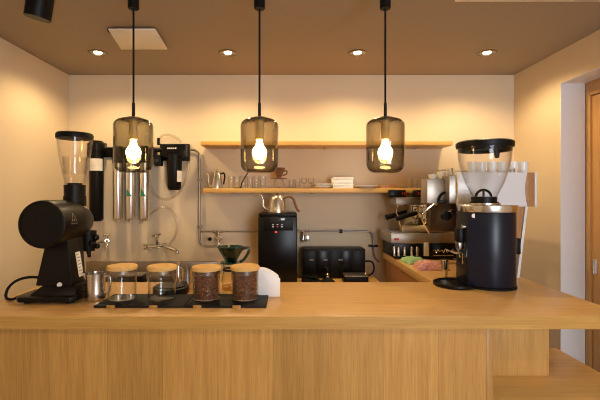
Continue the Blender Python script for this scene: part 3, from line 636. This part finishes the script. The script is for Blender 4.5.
def jar(px, d, top, label, beans):
    x = PX(px, d); k = d/F; R = 13.6*k; zt = PZ(top+7, d)-BT
    t = thing('storage_jar', label, 'jar', (x, d, BT+.009), 'four glass storage jars with wooden lids')
    z0 = BT+.009
    pr = [(0, .001), (R*.88, .001), (R*.97, .004), (R, .012), (R, zt-.0075)]
    inn = [(a-.0022, max(b_, .006)) for a, b_ in pr[::-1]]
    MB().lathe(pr+inn, (x, d, z0), 44).build('jar_body', 'glass', t)
    lid = MB().lathe([(0, zt-.007), (R*1.05, zt-.007), (R*1.08, zt-.003), (R*1.08, zt+.004), (R*1.02, zt+.008), (0, zt+.008)], (x, d, z0), 44).build('lid', 'lidwood', t)
    MB().lathe([(R*.82, zt-.022), (R*.955, zt-.022), (R*.955, zt-.0075), (R*.82, zt-.0075)], (x, d, z0), 36, close=True).build('seal', 'tube', lid)
    if beans:
        Rb = R-.0065; H = (beans)*k
        m = MB(); m.lathe([(0, .0065), (Rb-.004, .0065), (Rb-.004, H-.006), (0, H-.006)], (x, d, z0), 24)
        ico = bmesh.new(); bmesh.ops.create_icosphere(ico, subdivisions=1, radius=1); iv = [v.co.copy() for v in ico.verts]; ifc = [[v.index for v in f.verts] for f in ico.faces]; ico.free()
        def bean(p):
            rot = Matrix.Rotation(random.uniform(0, 6.3), 3, 'Z') @ Matrix.Rotation(random.uniform(0, 6.3), 3, 'X')
            q = [m.bm.verts.new(Vector(p)+rot @ Vector((v.x*.0055, v.y*.0038, v.z*.0028))) for v in iv]
            for f in ifc: m.bm.faces.new([q[i] for i in f])
        n = 0; rows = int(H/.0058)
        for r_ in range(rows):
            for i in range(40):
                a = 2*PI*(i+random.random()*.7)/40; rr = Rb-.0030-random.random()*.003
                bean((x+rr*math.cos(a), d+rr*math.sin(a), z0+.011+r_*.0058+random.random()*.003))
        for i in range(150):
            a = random.random()*2*PI; rr = (Rb-.004)*math.sqrt(random.random()); bean((x+rr*math.cos(a), d+rr*math.sin(a), z0+H-.006+random.random()*.005))
        o = m.build('coffee_beans', 'bean', loc=(x, d, z0+.0065)); tag(o, beans_label[px], 'coffee beans', kind='stuff')
beans_label = {206.5: 'dark roasted coffee beans filling the third jar from the left', 245: 'dark roasted coffee beans filling the jar beside the paper filters'}
jar(122.3, 1.585, 262.5, 'empty glass jar with wooden lid, nearest the steel milk pitcher', 0)
jar(162, 1.585, 262.8, 'empty glass jar with wooden lid, second from the left grinder', 0)
jar(206.5, 1.585, 263.3, 'glass jar of coffee beans with wooden lid, left of the green dripper', 27)
jar(245, 1.585, 262.8, 'glass jar of coffee beans with wooden lid, beside the paper filters', 27)
for a, b_, lab in ((93.5, 183.3, 'black slate tray under the two empty jars'), (184, 266.3, 'black slate tray under the two jars of beans')):
    d0 = 1.485; x0, x1 = PX(a, d0), PX(b_, d0)
    t = thing('slate_tray', lab, 'tray', ((x0+x1)/2, 1.57, BT), 'two black slate trays end to end')
    MB().box(x0, x1, d0, 1.665, BT+.001, BT+.0085, .0012).build('slab', 'slate', t)
for i, (a, lab) in enumerate(((110.5, 'small wooden tag before the first empty jar'), (153, 'small wooden tag before the second empty jar'), (197, 'small wooden tag before the left jar of beans'), (236.5, 'small wooden tag before the right jar of beans'))):
    d0 = 1.476; x = PX(a, d0)
    o = MB().prism([(1.474, BT), (1.484, BT), (1.4835, BT+.006), (1.479, BT+.0125), (1.477, BT+.0125)], 'x', x-.015, x+.015, .0005).build('name_tag', 'oak_end', loc=(x, 1.479, BT))
    tag(o, lab, 'tag', 'small wooden tags along the trays')
# black scale behind the second jar
d = 1.72; x = PX(171, d)
t = thing('coffee_scale', 'low round black scale on the bar behind the second jar', 'scale', (x, d, BT)); k = d/F
MB().lathe([(0, 0), (17*k, 0), (17.5*k, .003), (17.5*k, .026), (16*k, .03), (0, .03)], (x, d, BT), 40).build('body', 'black', t)
MB().lathe([(0, .030), (15*k, .030), (15*k, .034), (0, .034)], (x, d, BT), 40).build('weighing_plate', 'blackgloss', t)
d = 1.87; x = PX(178.5, d)
t = thing('steel_bottle', 'slender steel bottle standing behind the second jar', 'bottle', (x, d, BT)); k = d/F
MB().lathe([(0, 0), (2.6*k, 0), (2.6*k, 17*k), (2*k, 19.5*k), (0, 19.5*k)], (x, d, BT), 24).build('body', 'steel', t)
MB().lathe([(0, 19.6*k), (2*k, 19.6*k), (2*k, 22*k), (0, 22.3*k)], (x, d, BT), 20).build('cap', 'chrome', t)
# dark things in the sink
for (px, py, w_, h_, dd, lab) in ((132, 283, 24, 14, 2.5, 'black dish tub on the sink rim behind the first jar'), (187, 280, 16, 12, 2.5, 'black dish tub on the sink rim behind the steel pitcher')):
    k = dd/F; x = PX(px, dd)
    t = thing('dish_tub', lab, 'tub', (x, dd, .834))
    MB().prism([(x-w_*k/2*.9, .8345), (x+w_*k/2*.9, .8345), (x+w_*k/2, .834+.09), (x-w_*k/2, .834+.09)], 'y', dd-.045, dd+.045, .005).build('body', 'black', t)
    MB().box(x-w_*k/2-.004, x+w_*k/2+.004, dd-.05, dd+.05, .834+.085, .834+.096, .003).build('rim', 'steeldull', t)

# server, green dripper, filter papers
d = 1.79; k = d/F; x = PX(231, d); c = (x, d, BT)
t = thing('glass_server', 'glass coffee server on the bar holding the green dripper', 'server', c)
MB().lathe([(0, .001), (8.8*k, .001), (9.6*k, 2*k), (9.6*k, 9*k), (7.6*k, 21*k), (8.2*k, 25.6*k), (7.7*k, 25.6*k), (7.1*k, 21*k), (9.1*k, 9*k), (9.1*k, 2.4*k), (0, .006)], c, 40).build('jug', 'glass', t)
MB().tube([(x+7.4*k, d, BT+22*k), (x+14*k, d, BT+22*k), (x+15*k, d, BT+15*k), (x+9.4*k, d, BT+9*k)], .005, 8, 2).build('handle', 'glass', t)
MB().lathe([(7.85*k, 18.5*k), (8.4*k, 18.5*k), (8.2*k, 20.6*k), (7.65*k, 20.6*k)], c, 32, close=True).build('collar', 'black', t)
o = MB().lathe([(0, .0065), (8.9*k, .0065), (8.95*k, 3.4*k), (0, 3.4*k)], c, 32).build('coffee', 'liquid', loc=(x, d, BT+.0065)); tag(o, 'amber liquid at the bottom of the glass server', 'liquid', kind='stuff')
t = thing('coffee_dripper', 'dark green ribbed dripper on the server between the jars of beans', 'dripper', (x, d, BT+25.7*k)); x2 = x+.4*k
MB().lathe([(2.5*k, 25.8*k), (10.5*k, 25.8*k), (10.5*k, 27*k), (2.5*k, 27*k)], c, 36, close=True).build('flange', 'greenglass', t)
MB().lathe([(3*k, 27*k), (5*k, 27.1*k), (13.2*k, 42*k), (12.6*k, 42.4*k), (3*k, 28.5*k)], c, 48, close=True, rib=lambda i: 1+.035*(i % 2)).build('cone', 'greenglass', t)
MB().tube([(x+11.5*k, d, BT+40*k), (x+16*k, d, BT+41.5*k), (x+18.5*k, d, BT+40*k), (x+17*k, d, BT+35*k), (x+12*k, d, BT+28*k), (x+9*k, d, BT+27.5*k)], .0065, 10, 2).build('handle', 'greenglass', t)
d = 1.645; k = d/F
t = thing('filter_holder', 'white holder with fan-shaped paper filters right of the jars', 'filter holder', (PX(269, d), d, BT))
xl, xr = PX(257.5, d), PX(280, d); h0, h1 = PZ(269, d), PZ(278.5, d)
top = [(xr, h1)]+[(xr-(xr-xl)*i/10, h1+(h0-h1)*math.sin(PI/2*i/10)) for i in range(1, 11)]
MB().prism([(xl, BT+.001), (xr, BT+.001)]+top, 'y', d, d+.004, .0012).build('front_plate', 'white', t)
MB().prism([(xl, BT+.001), (xr, BT+.001), (xr, h1-.012), (xl, h1-.012)], 'y', d+.045, d+.049, .001).build('back_plate', 'white', t)
MB().box(xr-.004, xr, d+.004, d+.045, BT+.001, h1-.01).box(xl, xl+.004, d+.004, d+.045, BT+.001, h1-.01).box(xl+.004, xr-.004, d+.004, d+.045, BT+.001, BT+.004).build('side_wall', 'white', t)
m = MB()
for q in range(9):
    yy = d+.007+q*.004; dx = .0006*q
    tp = [(xr-.005+dx, h1+.001)]+[(xr-.005+dx-(xr-xl-.01)*i/10, h1+.001+(h0-h1)*math.sin(PI/2*i/10)) for i in range(1, 11)]
    m.prism([(xl+.005, BT+.006), (xr-.006, BT+.006)]+[(a if i else xr-.006, b_) if i == 0 else (a, b_) for i, (a, b_) in enumerate(tp)], 'y', yy, yy+.0022)
o = m.build('filter_papers', 'paper', loc=(PX(269, d), d+.02, BT+.006)); tag(o, 'sheaf of fan-shaped paper coffee filters in the white holder', 'paper filters', kind='stuff')

# ------------------------------------------------------------------ espresso machine on the right arm of the bar
em = thing('espresso_machine', 'large espresso machine with pearl side panel on the right arm of the bar', 'espresso machine', (.98, 2.35, BT))
Y0, Y1 = 2.02, 2.86
# feet and base
DY = 2.60; dx0, dx1, dz0, dz1 = PX(391, DY), PX(462, DY), PZ(258, DY), PZ(233.5, DY)
for yy in (DY+.05, Y1-.05):
    for xx in (.76, 1.10): MB().lathe([(0, 0), (.022, 0), (.020, dz0-BT), (0, dz0-BT)], (xx, yy, BT), 18).build('foot', 'steel', em)
MB().box(.697, 1.15, DY+.006, 2.95, dz0-.004, dz0+.012, .002).build('base_frame', 'black', em)
MB().box(1.03, 1.17, 2.12, 2.40, BT+.03, 1.376, .004).build('chassis', 'bronze', em)
for yy in (2.15, 2.37):
    for xx in (1.055, 1.145): MB().lathe([(0, 0), (.018, 0), (.016, .031), (0, .031)], (xx, yy, BT), 16).build('foot', 'rubber', em)
MB().box(PX(420, 2.88), 1.17, 2.88, 2.93, dz0+.01, 1.376, .003).build('rear_plate', 'bronze', em)
xm = PX(424, DY)
dt = MB().box(dx0, 1.13, DY, 2.92, PZ(243.5, DY), dz1, .003).build('drip_tray', 'hood', em)
MB().box(dx0+.02, 1.13, DY+.02, 2.90, dz0+.012, PZ(243.5, DY), .002).build('drip_drawer', 'blackgloss', em)
for q in (393.5, 398, 404, 411, 416.5):  # upright steel cylinders stand in for bottle reflections on the tray's end face
    MB().lathe([(0, 0), (.0095, 0), (.0095, .05), (.005, .062), (0, .062)], (PX(q, DY)+.006, DY+.009, dz0+.012), 14).build('reflection_bar', 'steel', dt)
MB().box(xm, PX(429, DY), DY-.004, DY+.02, dz0+.012, PZ(242.5, DY), .002).build('end_plate', 'whitepanel', em)
m = MB()
for i in range(14): m.box(dx0+.012, 1.11, DY+.02+i*.021, DY+.03+i*.021, dz1, dz1+.003)
for q in (dx0+.004, 1.11): m.box(q, q+.009, DY+.01, 2.91, dz1, dz1+.005)
m.build('drip_grate', 'steel', em)
MB().box(PX(394, DY), PX(399, DY), DY-.0015, DY+.001, PZ(240.4, DY), PZ(238.2, DY)).build('badge', 'redpaint', em, label='small red badge')
nb = MB().box(PX(430, DY), dx1, DY-.012, DY+.018, dz0+.006, PZ(243.5, DY), .003).build('base_end', 'blackgloss', em)
m = MB(); zz = PZ(250.5, DY); xa = PX(432.5, DY)
pts = [(xa+i*.0048, DY-.0135, zz+.017*math.sin(i*1.25)*(.6+.4*math.sin(i*.5))) for i in range(28)]
m.tube(pts, .0024, 6, 1); m.tube([(xa, DY-.0135, zz-.03), (xa+.13, DY-.0135, zz-.03)], .0018, 6); m.build('scroll_emblem', 'chrome', nb)
# upper body
UZ0, UZ1 = PZ(206.5, Y0), PZ(172.5, Y0)
MB().box(.82, 1.20, Y0+.015, 2.34, 1.375, UZ1-.012, .004).box(.99, 1.20, 2.34, Y1, 1.375, UZ1-.012, .004).build('upper_body', 'steeldull', em)
sx0, sx1 = PX(457, Y0), PX(537, Y0)
def scurve(x, dx, n=8): return [(x+dx*math.sin(PI*i/n)*-1, UZ0+(UZ1-UZ0)*i/n) for i in range(n+1)]
rt = scurve(sx1-.055, .012)
MB().prism([(sx0, UZ1), (sx0, UZ0)]+rt, 'y', Y0-.012, Y0+.015, .0015).build('side_panel', 'whitepanel', em, label='pearl white end panel')
rr = scurve(sx1-.053, .012); r2 = [(x+.034+.012*math.sin(PI*i/8), z) for i, (x, z) in enumerate(rr)]
MB().prism(rr+r2[::-1], 'y', Y0-.008, Y0+.015, .001).build('wood_inlay', 'midwood', em, label='curved wooden inlay')
r3 = [(x+.001, z) for x, z in r2]; r4 = [(x+.012, z) for x, z in r2]
MB().prism(r3+r4[::-1], 'y', Y0-.012, Y1, .001).build('back_panel', 'whitepanel', em)
MB().tube([(sx0+.35, Y0-.013, UZ0+.03), (sx0+.35, Y0-.016, UZ0+.03)], .004, 10).build('screw', 'chrome', em)
# rear legs: white rail with wood triangle
MB().prism([(PX(525.5, Y0), UZ0), (PX(528, Y0), UZ0), (PX(519.5, Y0), BT), (PX(517, Y0), BT)], 'y', Y0, Y0+.02, .001).build('leg_rail', 'whitepanel', em)
MB().prism([(PX(514, Y0), UZ0), (PX(525, Y0), UZ0), (PX(520, Y0), PZ(245, Y0)), (PX(514, Y0), PZ(240, Y0))], 'y', Y0+.004, Y0+.018).build('wood_brace', 'midwood', em, label='wooden brace')
# front overhang box (left, mirror-like)
oy = 2.10; ox0, ox1 = PX(427, oy), PX(457, oy)
MB().box(ox0, .8195, oy, 2.20, PZ(203.5, oy), PZ(179, oy), .003).build('front_hood', 'hood', em)
kc = (PX(446, oy), oy-.01, PZ(203, oy))
m = MB(); m.tube([(kc[0]+.042*math.cos(a), kc[1], kc[2]+.005+.052*math.sin(a)) for a in [PI*i/14 for i in range(15)]], .006, 8); m.tube([(kc[0], kc[1], kc[2]), (kc[0], kc[1], kc[2]+.055)], .004, 8); m.box(kc[0]-.046, kc[0]+.046, kc[1]-.012, kc[1]+.009, kc[2]-.002, kc[2]+.014, .002)
m.build('steam_paddle', 'black', em)
# front rail with group heads
MB().box(PX(396, 2.66), .9895, 2.66, Y1, PZ(205, 2.66), PZ(197.5, 2.66), .004).build('group_rail', 'steeldull', em)
for gy, pa, pb, e0, gp in ((2.80, 388, 404, (386, 217.5), 416), (2.64, 414.5, 427, (396.5, 218.5), 426)):
    cp = MB().box(PX(pa, gy), PX(pb, gy), gy-.05, gy+.05, PZ(197, 2.66), PZ(190, gy), .005).build('control_pad', 'blackgloss', em)
    for q in ((400, 402.2) if pa < 400 else (415.6, 417.6)):
        MB().box(PX(q, gy), PX(q+1.1, gy), gy-.0522, gy-.0498, PZ(195.0, gy), PZ(192.2, gy)).build('button', 'redpaint', cp)
    gx, zr = PX(gp, gy), PZ(205, 2.66)
    MB().lathe([(0, -.052), (.036, -.052), (.038, -.042), (.038, -.017), (.045, -.010), (.045, .002), (0, .002)], (gx, gy, zr), 28).tube([(gx+.01, gy, zr-.02), (gx+.06, gy, zr-.02)], .022, 16).build('group_head', 'chrome', em)
    pf = MB().lathe([(0, -.115), (.012, -.115), (.014, -.10), (.034, -.09), (.036, -.0525), (0, -.0525)], (gx, gy, zr), 24).tube([(gx, gy, zr-.11), (gx-.014, gy, zr-.135)], .007, 8).build('portafilter', 'chrome', em)
    ha, hb = Vector((gx-.03, gy, zr-.043)), P(*e0, gy-.02)
    MB().tube([ha, ha+(hb-ha)*.25], .008, 10).build('neck', 'chrome', pf)
    MB().tube([ha+(hb-ha)*.2, ha+(hb-ha)*.4, ha+(hb-ha)*.9, hb], .014, 14, 1, taper=.019).build('handle', 'black', pf, label='black handle')
for wy, pts in ((2.22, [(436, 203), (431, 207), (424, 212), (421, 217), (425, 226), (431, 236)]), (2.74, [(398, 205), (396, 212), (399, 220), (401, 230)])):
    m = MB(); m.ball(P(*pts[0], wy), .014, seg=12); m.tube([P(a_, b_, wy) for a_, b_ in pts], .0045, 8, 2)
    m.build('steam_wand', 'chrome', em)
MB().lathe([(0, -.03), (.022, -.03), (.024, -.02), (.024, 0), (0, 0)], (.80, Y0+.02, 1.315), 20, 'y').build('side_valve', 'black', em)
MB().box(PX(430, 2.45), 1.06, 2.45, 2.5, PZ(231, 2.45), 1.376, .004).build('front_plate', 'bronze', em)
MB().tube([(.83, Y0+.02, 1.335), (.83, Y0-.015, 1.335)], .012, 14).build('knob', 'chrome', em)
# cup rail on top
m = MB(); zt = UZ1-.012
for xx, yy in ((.85, Y0+.05), (.85, 2.31), (1.17, Y0+.05), (1.17, 2.31)): m.tube([(xx, yy, zt), (xx, yy, zt+.035)], .004, 8)
m.tube([(.85, Y0+.05, zt+.035), (.85, 2.31, zt+.035), (1.17, 2.31, zt+.035), (1.17, Y0+.05, zt+.035)], .004, 8); m.build('cup_rail', 'chrome', em)

def cup(x, y, z, r, h, label, group, mat='ceramic', handle=True):
    t = thing('coffee_cup', label, 'cup', (x, y, z), group)
    pr = [(0, .001), (r*.72, .001), (r*.8, .006), (r*.96, h*.6), (r, h)]
    MB().lathe(pr+[(a-.003, max(b_, .005)) for a, b_ in pr[::-1]], (x, y, z), 28).build('bowl', mat, t)
    if handle: MB().tube([(x-r*.9, y, z+h*.8), (x-r*1.45, y, z+h*.75), (x-r*1.4, y, z+h*.4), (x-r*.8, y, z+h*.3)], .004, 8, 2).build('handle', mat, t)
ztop = UZ1-.012
gw = 'white cups lined up on the espresso machine'
for i, (px, dd, lab) in enumerate(((472, 2.12, 'white coffee cup on the machine, at the left inside view of the hopper'), (481, 2.14, ''), (492, 2.12, ''), (502, 2.14, ''), (513, 2.12, ''), (523, 2.13, ''))):
    lab = ['white coffee cup first from the left on top of the espresso machine', 'white coffee cup second from the left on top of the espresso machine', 'white coffee cup third from the left on top of the espresso machine', 'white coffee cup fourth from the left on top of the espresso machine', 'white coffee cup fifth from the left on top of the espresso machine', 'white coffee cup last on the right on top of the espresso machine'][i]
    cup(PX(px, dd), dd, ztop, 4.6*dd/F, 14*dd/F, lab, gw, handle=False)
hz = PZ(179, oy)
for i, (px, dd, hh, lab) in enumerate(((432.5, 2.15, 5, 'short cream cup on the steel hood, leftmost of three'), (441.5, 2.15, 7.5, 'cream cup on the steel hood, middle of three'), (451, 2.15, 8.5, 'tall cream cup on the steel hood, nearest the hopper'))):
    cup(PX(px, dd), dd, hz, 4.2*dd/F, hh*dd/F, lab, 'cream cups on the steel hood', 'cream', False)
# rolled cloth on the drip tray, folded cloths on the counter
o = MB(); a, b_ = Vector((PX(403, 2.63), 2.64, dz1+.0285)), Vector((PX(457, 2.63), 2.63, dz1+.0285)); o.tube([a, a+(b_-a)*.05, a+(b_-a)*.5, a+(b_-a)*.95, b_], .0235, 16)
o = o.build('rolled_towel', 'cloth', loc=(.93, 2.635, dz1+.005)); tag(o, 'rolled cream towel lying on the drip tray of the espresso machine', 'towel')
def cloth(name, mat, cx, cy, w_, l_, h_, rz, label):
    bm = bmesh.new(); bmesh.ops.create_grid(bm, x_segments=18, y_segments=18, size=.5)
    for v in bm.verts:
        e = min(1, 4.5*min(.5-abs(v.co.x), .5-abs(v.co.y))); n = math.sin(v.co.x*14+cx*30)*math.cos(v.co.y*11+v.co.x*5)
        v.co = Vector((v.co.x*w_*(1+.06*math.sin(v.co.y*9)), v.co.y*l_*(1+.06*math.sin(v.co.x*11)), .003+h_*math.sqrt(max(0, e))*(.8+.2*n)))
    bmesh.ops.solidify(bm, geom=bm.faces[:], thickness=.002)
    bmesh.ops.rotate(bm, verts=bm.verts, cent=(0,0,0), matrix=Matrix.Rotation(rz, 3, 'Z'))
    bmesh.ops.translate(bm, verts=bm.verts, vec=(cx, cy, BT))
    zmin = min(v.co.z for v in bm.verts)
    for v in bm.verts: v.co.z += BT-zmin+.0005
    m = MB(); m.bm.free(); m.bm = bm
    return tag(m.build(name, mat, loc=(cx, cy, BT)), label, 'cloth')
q = P(411, 264, 2.3)
cloth('folded_cloth', 'greencloth', .785, 2.49, .13, .15, .035, .1, 'folded green cloth on the counter under the espresso machine')
cloth('folded_cloth', 'pinkcloth', .82, 2.30, .17, .17, .04, -.1, 'crumpled pink cloth on the counter under the espresso machine')
d = 2.0
t = thing('steel_tumbler', 'small steel cup standing behind the tray of the right grinder', 'cup', (PX(444.5, 2.05), 2.05, BT)); x = PX(444.5, 2.05); k = 2.05/F
MB().lathe([(0, .001), (2.6*k, .001), (4.4*k, 17*k), (4.2*k, 17*k), (2.4*k, .004), (0, .004)], (x, 2.05, BT), 28).build('body', 'chrome', t)
MB().lathe([(0, 17*k), (4.6*k, 17*k), (4.6*k, 17.6*k), (0, 17.6*k)], (x, 2.05, BT), 28).build('lid', 'chrome', t)

# ------------------------------------------------------------------ right grinder
def right_grinder():
    d = 1.855; k = .95*d/F; x = PX(487.3, d)
    t = thing('coffee_grinder', 'tall grinder with dark navy body and clear hopper at the right of the bar', 'grinder', (x, d, BT))
    zt = PZ(212, d); zr = PZ(204.5, d)
    # body: big round at right merging into a flat front column at left
    xc = x+1.5*k
    out = [(xc+25.5*k*math.cos(a), d+25.5*k*math.sin(a)) for a in [math.radians(-120+i*10) for i in range(25)]]
    out += [(x-27*k, d+14*k), (x-27.5*k, d+10*k), (x-27.5*k, d-10*k), (x-27*k, d-14*k)]
    MB().prism(out, 'z', BT+.012, PZ(211.5, d), .003).build('housing', 'navy', t)
    MB().lathe([(0, 0), (26.3*k, 0), (26.3*k, .008), (25*k, .0115), (0, .0115)], (xc, d, BT), 48).build('base_ring', 'rubber', t)
    MB().box(x-27*k, x-12*k, d-11*k, d+11*k, BT+.002, BT+.012, .001).build('base_plate', 'rubber', t)
    MB().lathe([(0, PZ(211.4, d)), (29*k, PZ(211.4, d)), (29.3*k, PZ(210.5, d)), (29.3*k, PZ(205.5, d)), (28.5*k, PZ(204.6, d)), (0, PZ(204.6, d))], (x-.5*k, d, 0), 56).build('collar_ring', 'ring', t)
    MB().lathe([(0, PZ(204.5, d)), (14*k, PZ(204.5, d)), (14*k, PZ(202, d)), (12.5*k, PZ(202, d)), (12.5*k, PZ(197, d)), (11*k, PZ(196.5, d)), (0, PZ(196.5, d))], (x-3.5*k, d, 0), 40).build('hopper_collar', 'black', t)
    MB().lathe([(0, PZ(204.4, d)), (16*k, PZ(204.4, d)), (16*k, PZ(203, d)), (0, PZ(203, d))], (x-3.5*k, d, 0), 40).build('hopper_base', 'steel', t)
    hx = x-3*k
    prof = [(11.6*k, PZ(198, d)), (14*k, PZ(193, d)), (19*k, PZ(183, d)), (23*k, PZ(171, d)), (25.5*k, PZ(160, d)), (26.3*k, PZ(150, d)), (26.4*k, PZ(148, d))]
    hp = MB().lathe(prof+[(r-.003, h) for r, h in prof[::-1]], (hx, d, 0), 48, close=True).build('hopper', 'hopper', t)
    m = MB(); m.tube([(hx-1*k+8*k*math.cos(a), d, PZ(197, d)+7.5*k*math.sin(a)) for a in [PI*i/14 for i in range(15)]], .006, 8); m.tube([(hx-k, d, PZ(197, d)), (hx-k, d, PZ(190, d))], .005, 8); m.build('shutter', 'black', hp)
    ld = MB().lathe([(0, PZ(148, d)), (27.6*k, PZ(148, d)), (28.2*k, PZ(146, d)), (28.2*k, PZ(143, d)), (26*k, PZ(141.6, d)), (0, PZ(141, d))], (hx, d, 0), 48).build('hopper_lid', 'black', t)
    MB().lathe([(25.6*k, PZ(151.5, d)), (26*k, PZ(151.5, d)), (26*k, PZ(148, d)), (25.6*k, PZ(148, d))], (hx, d, 0), 48, close=True).build('lid_rim', 'black', ld)
    MB().prism([(hx+10*k, PZ(148.5, d)), (hx+16*k, PZ(148.5, d)), (hx+15*k, PZ(158, d)), (hx+12*k, PZ(158, d))], 'y', d-.008, d+.012, .003).build('lid_tab', 'black', ld)
    # portafilter fork, spout, tray at the left
    fx = x-27.5*k
    MB().box(fx-5*k, fx+.002, d-7*k, d+7*k, PZ(242, d), PZ(228, d), .006).build('chute_head', 'black', t)
    MB().prism([(fx-5*k, PZ(242, d)), (fx-.3*k, PZ(242, d)), (fx-1*k, PZ(249, d)), (fx-4*k, PZ(249, d))], 'y', d-5*k, d+5*k, .003).build('spout', 'steeldull', t)
    m = MB(); zf = PZ(252, d)
    m.tube([(fx, d-6*k, zf), (fx-9*k, d-6.5*k, zf), (fx-13*k, d-6.5*k, zf+.006)], .0045, 8); m.tube([(fx, d+6*k, zf), (fx-9*k, d+6.5*k, zf), (fx-13*k, d+6.5*k, zf+.006)], .0045, 8); m.tube([(fx-1*k, d-6*k, zf), (fx-1*k, d-6*k, zf-.05)], .004, 8); m.tube([(fx-6*k, d-6.5*k, zf+.02), (fx-4*k, d-6.5*k, zf-.02)], .005, 8)
    m.build('portafilter_fork', 'chrome', t)
    MB().tube([(fx+.001, d-9*k, PZ(226, d)), (fx-3*k, d-9*k, PZ(226, d))], .010, 14).tube([(x-22*k, d-13.5*k, PZ(215, d)), (x-22*k, d-17*k, PZ(215, d))], .010, 14).build('dial', 'steel', t)
    tx = PX(455, d)
    MB().lathe([(0, .001), (20.5*k, .001), (22*k, .006), (22*k, .016), (20.8*k, .018), (20*k, .011), (0, .011)], (tx, d, BT), 44).build('tray', 'blackgloss', t)
    MB().box(x+28.5*k-.006, x+33*k, d-.02, d+.02, PZ(254, d), PZ(238, d), .004).build('switch_box', 'black', t)
    MB().tube([(x+28*k-.01, d+.01, BT+.03), (x+31*k, d+.015, BT+.025), (x+32*k, d+.03, BT+.006), (x+30*k, d+.07, BT+.006)], .005, 8, 2).build('power_cord', 'rubber', t)
right_grinder()

# ------------------------------------------------------------------ daylight, world, camera
l = bpy.data.lights.new('window_daylight', 'AREA'); l.shape = 'RECTANGLE'; l.size = wx1-wx0; l.size_y = wz1-wz0; l.energy = 50; l.color = (.82, .89, 1.0)
lo = bpy.data.objects.new('window_daylight', l); COL.objects.link(lo); lo.location = ((wx0+wx1)/2, YF-.14, (wz0+wz1)/2); lo.rotation_euler = (math.radians(90), 0, 0)
wd = bpy.data.worlds.new('sky'); S.world = wd; wd.use_nodes = True; nt = wd.node_tree; nt.nodes.clear()
out = nt.nodes.new('ShaderNodeOutputWorld'); bg = nt.nodes.new('ShaderNodeBackground'); st = nt.nodes.new('ShaderNodeTexSky'); st.sky_type = 'HOSEK_WILKIE'
bg.inputs[1].default_value = .6; nt.links.new(st.outputs[0], bg.inputs[0]); nt.links.new(bg.outputs[0], out.inputs[0])
cam = bpy.data.cameras.new('camera'); co = bpy.data.objects.new('camera', cam); COL.objects.link(co)
co.location = (0, 0, CZ); co.rotation_euler = (math.radians(90), 0, 0)
cam.sensor_width = 36; cam.lens = 36*F/600; cam.shift_x = (300-CX)/600; cam.shift_y = -(200-CY)/600; cam.clip_start = .02
S.camera = co
S.view_settings.view_transform = 'Standard'; S.view_settings.look = 'None'; S.view_settings.gamma = 1; S.view_settings.use_curve_mapping = False
S.view_settings.exposure = 0.8
cy = S.cycles; cy.max_bounces = 10; cy.diffuse_bounces = 4; cy.glossy_bounces = 5; cy.transparent_max_bounces = 40; cy.caustics_reflective = False; cy.caustics_refractive = False
cy.sample_clamp_indirect = 4; cy.use_denoising = True; cy.filter_width = 1.05
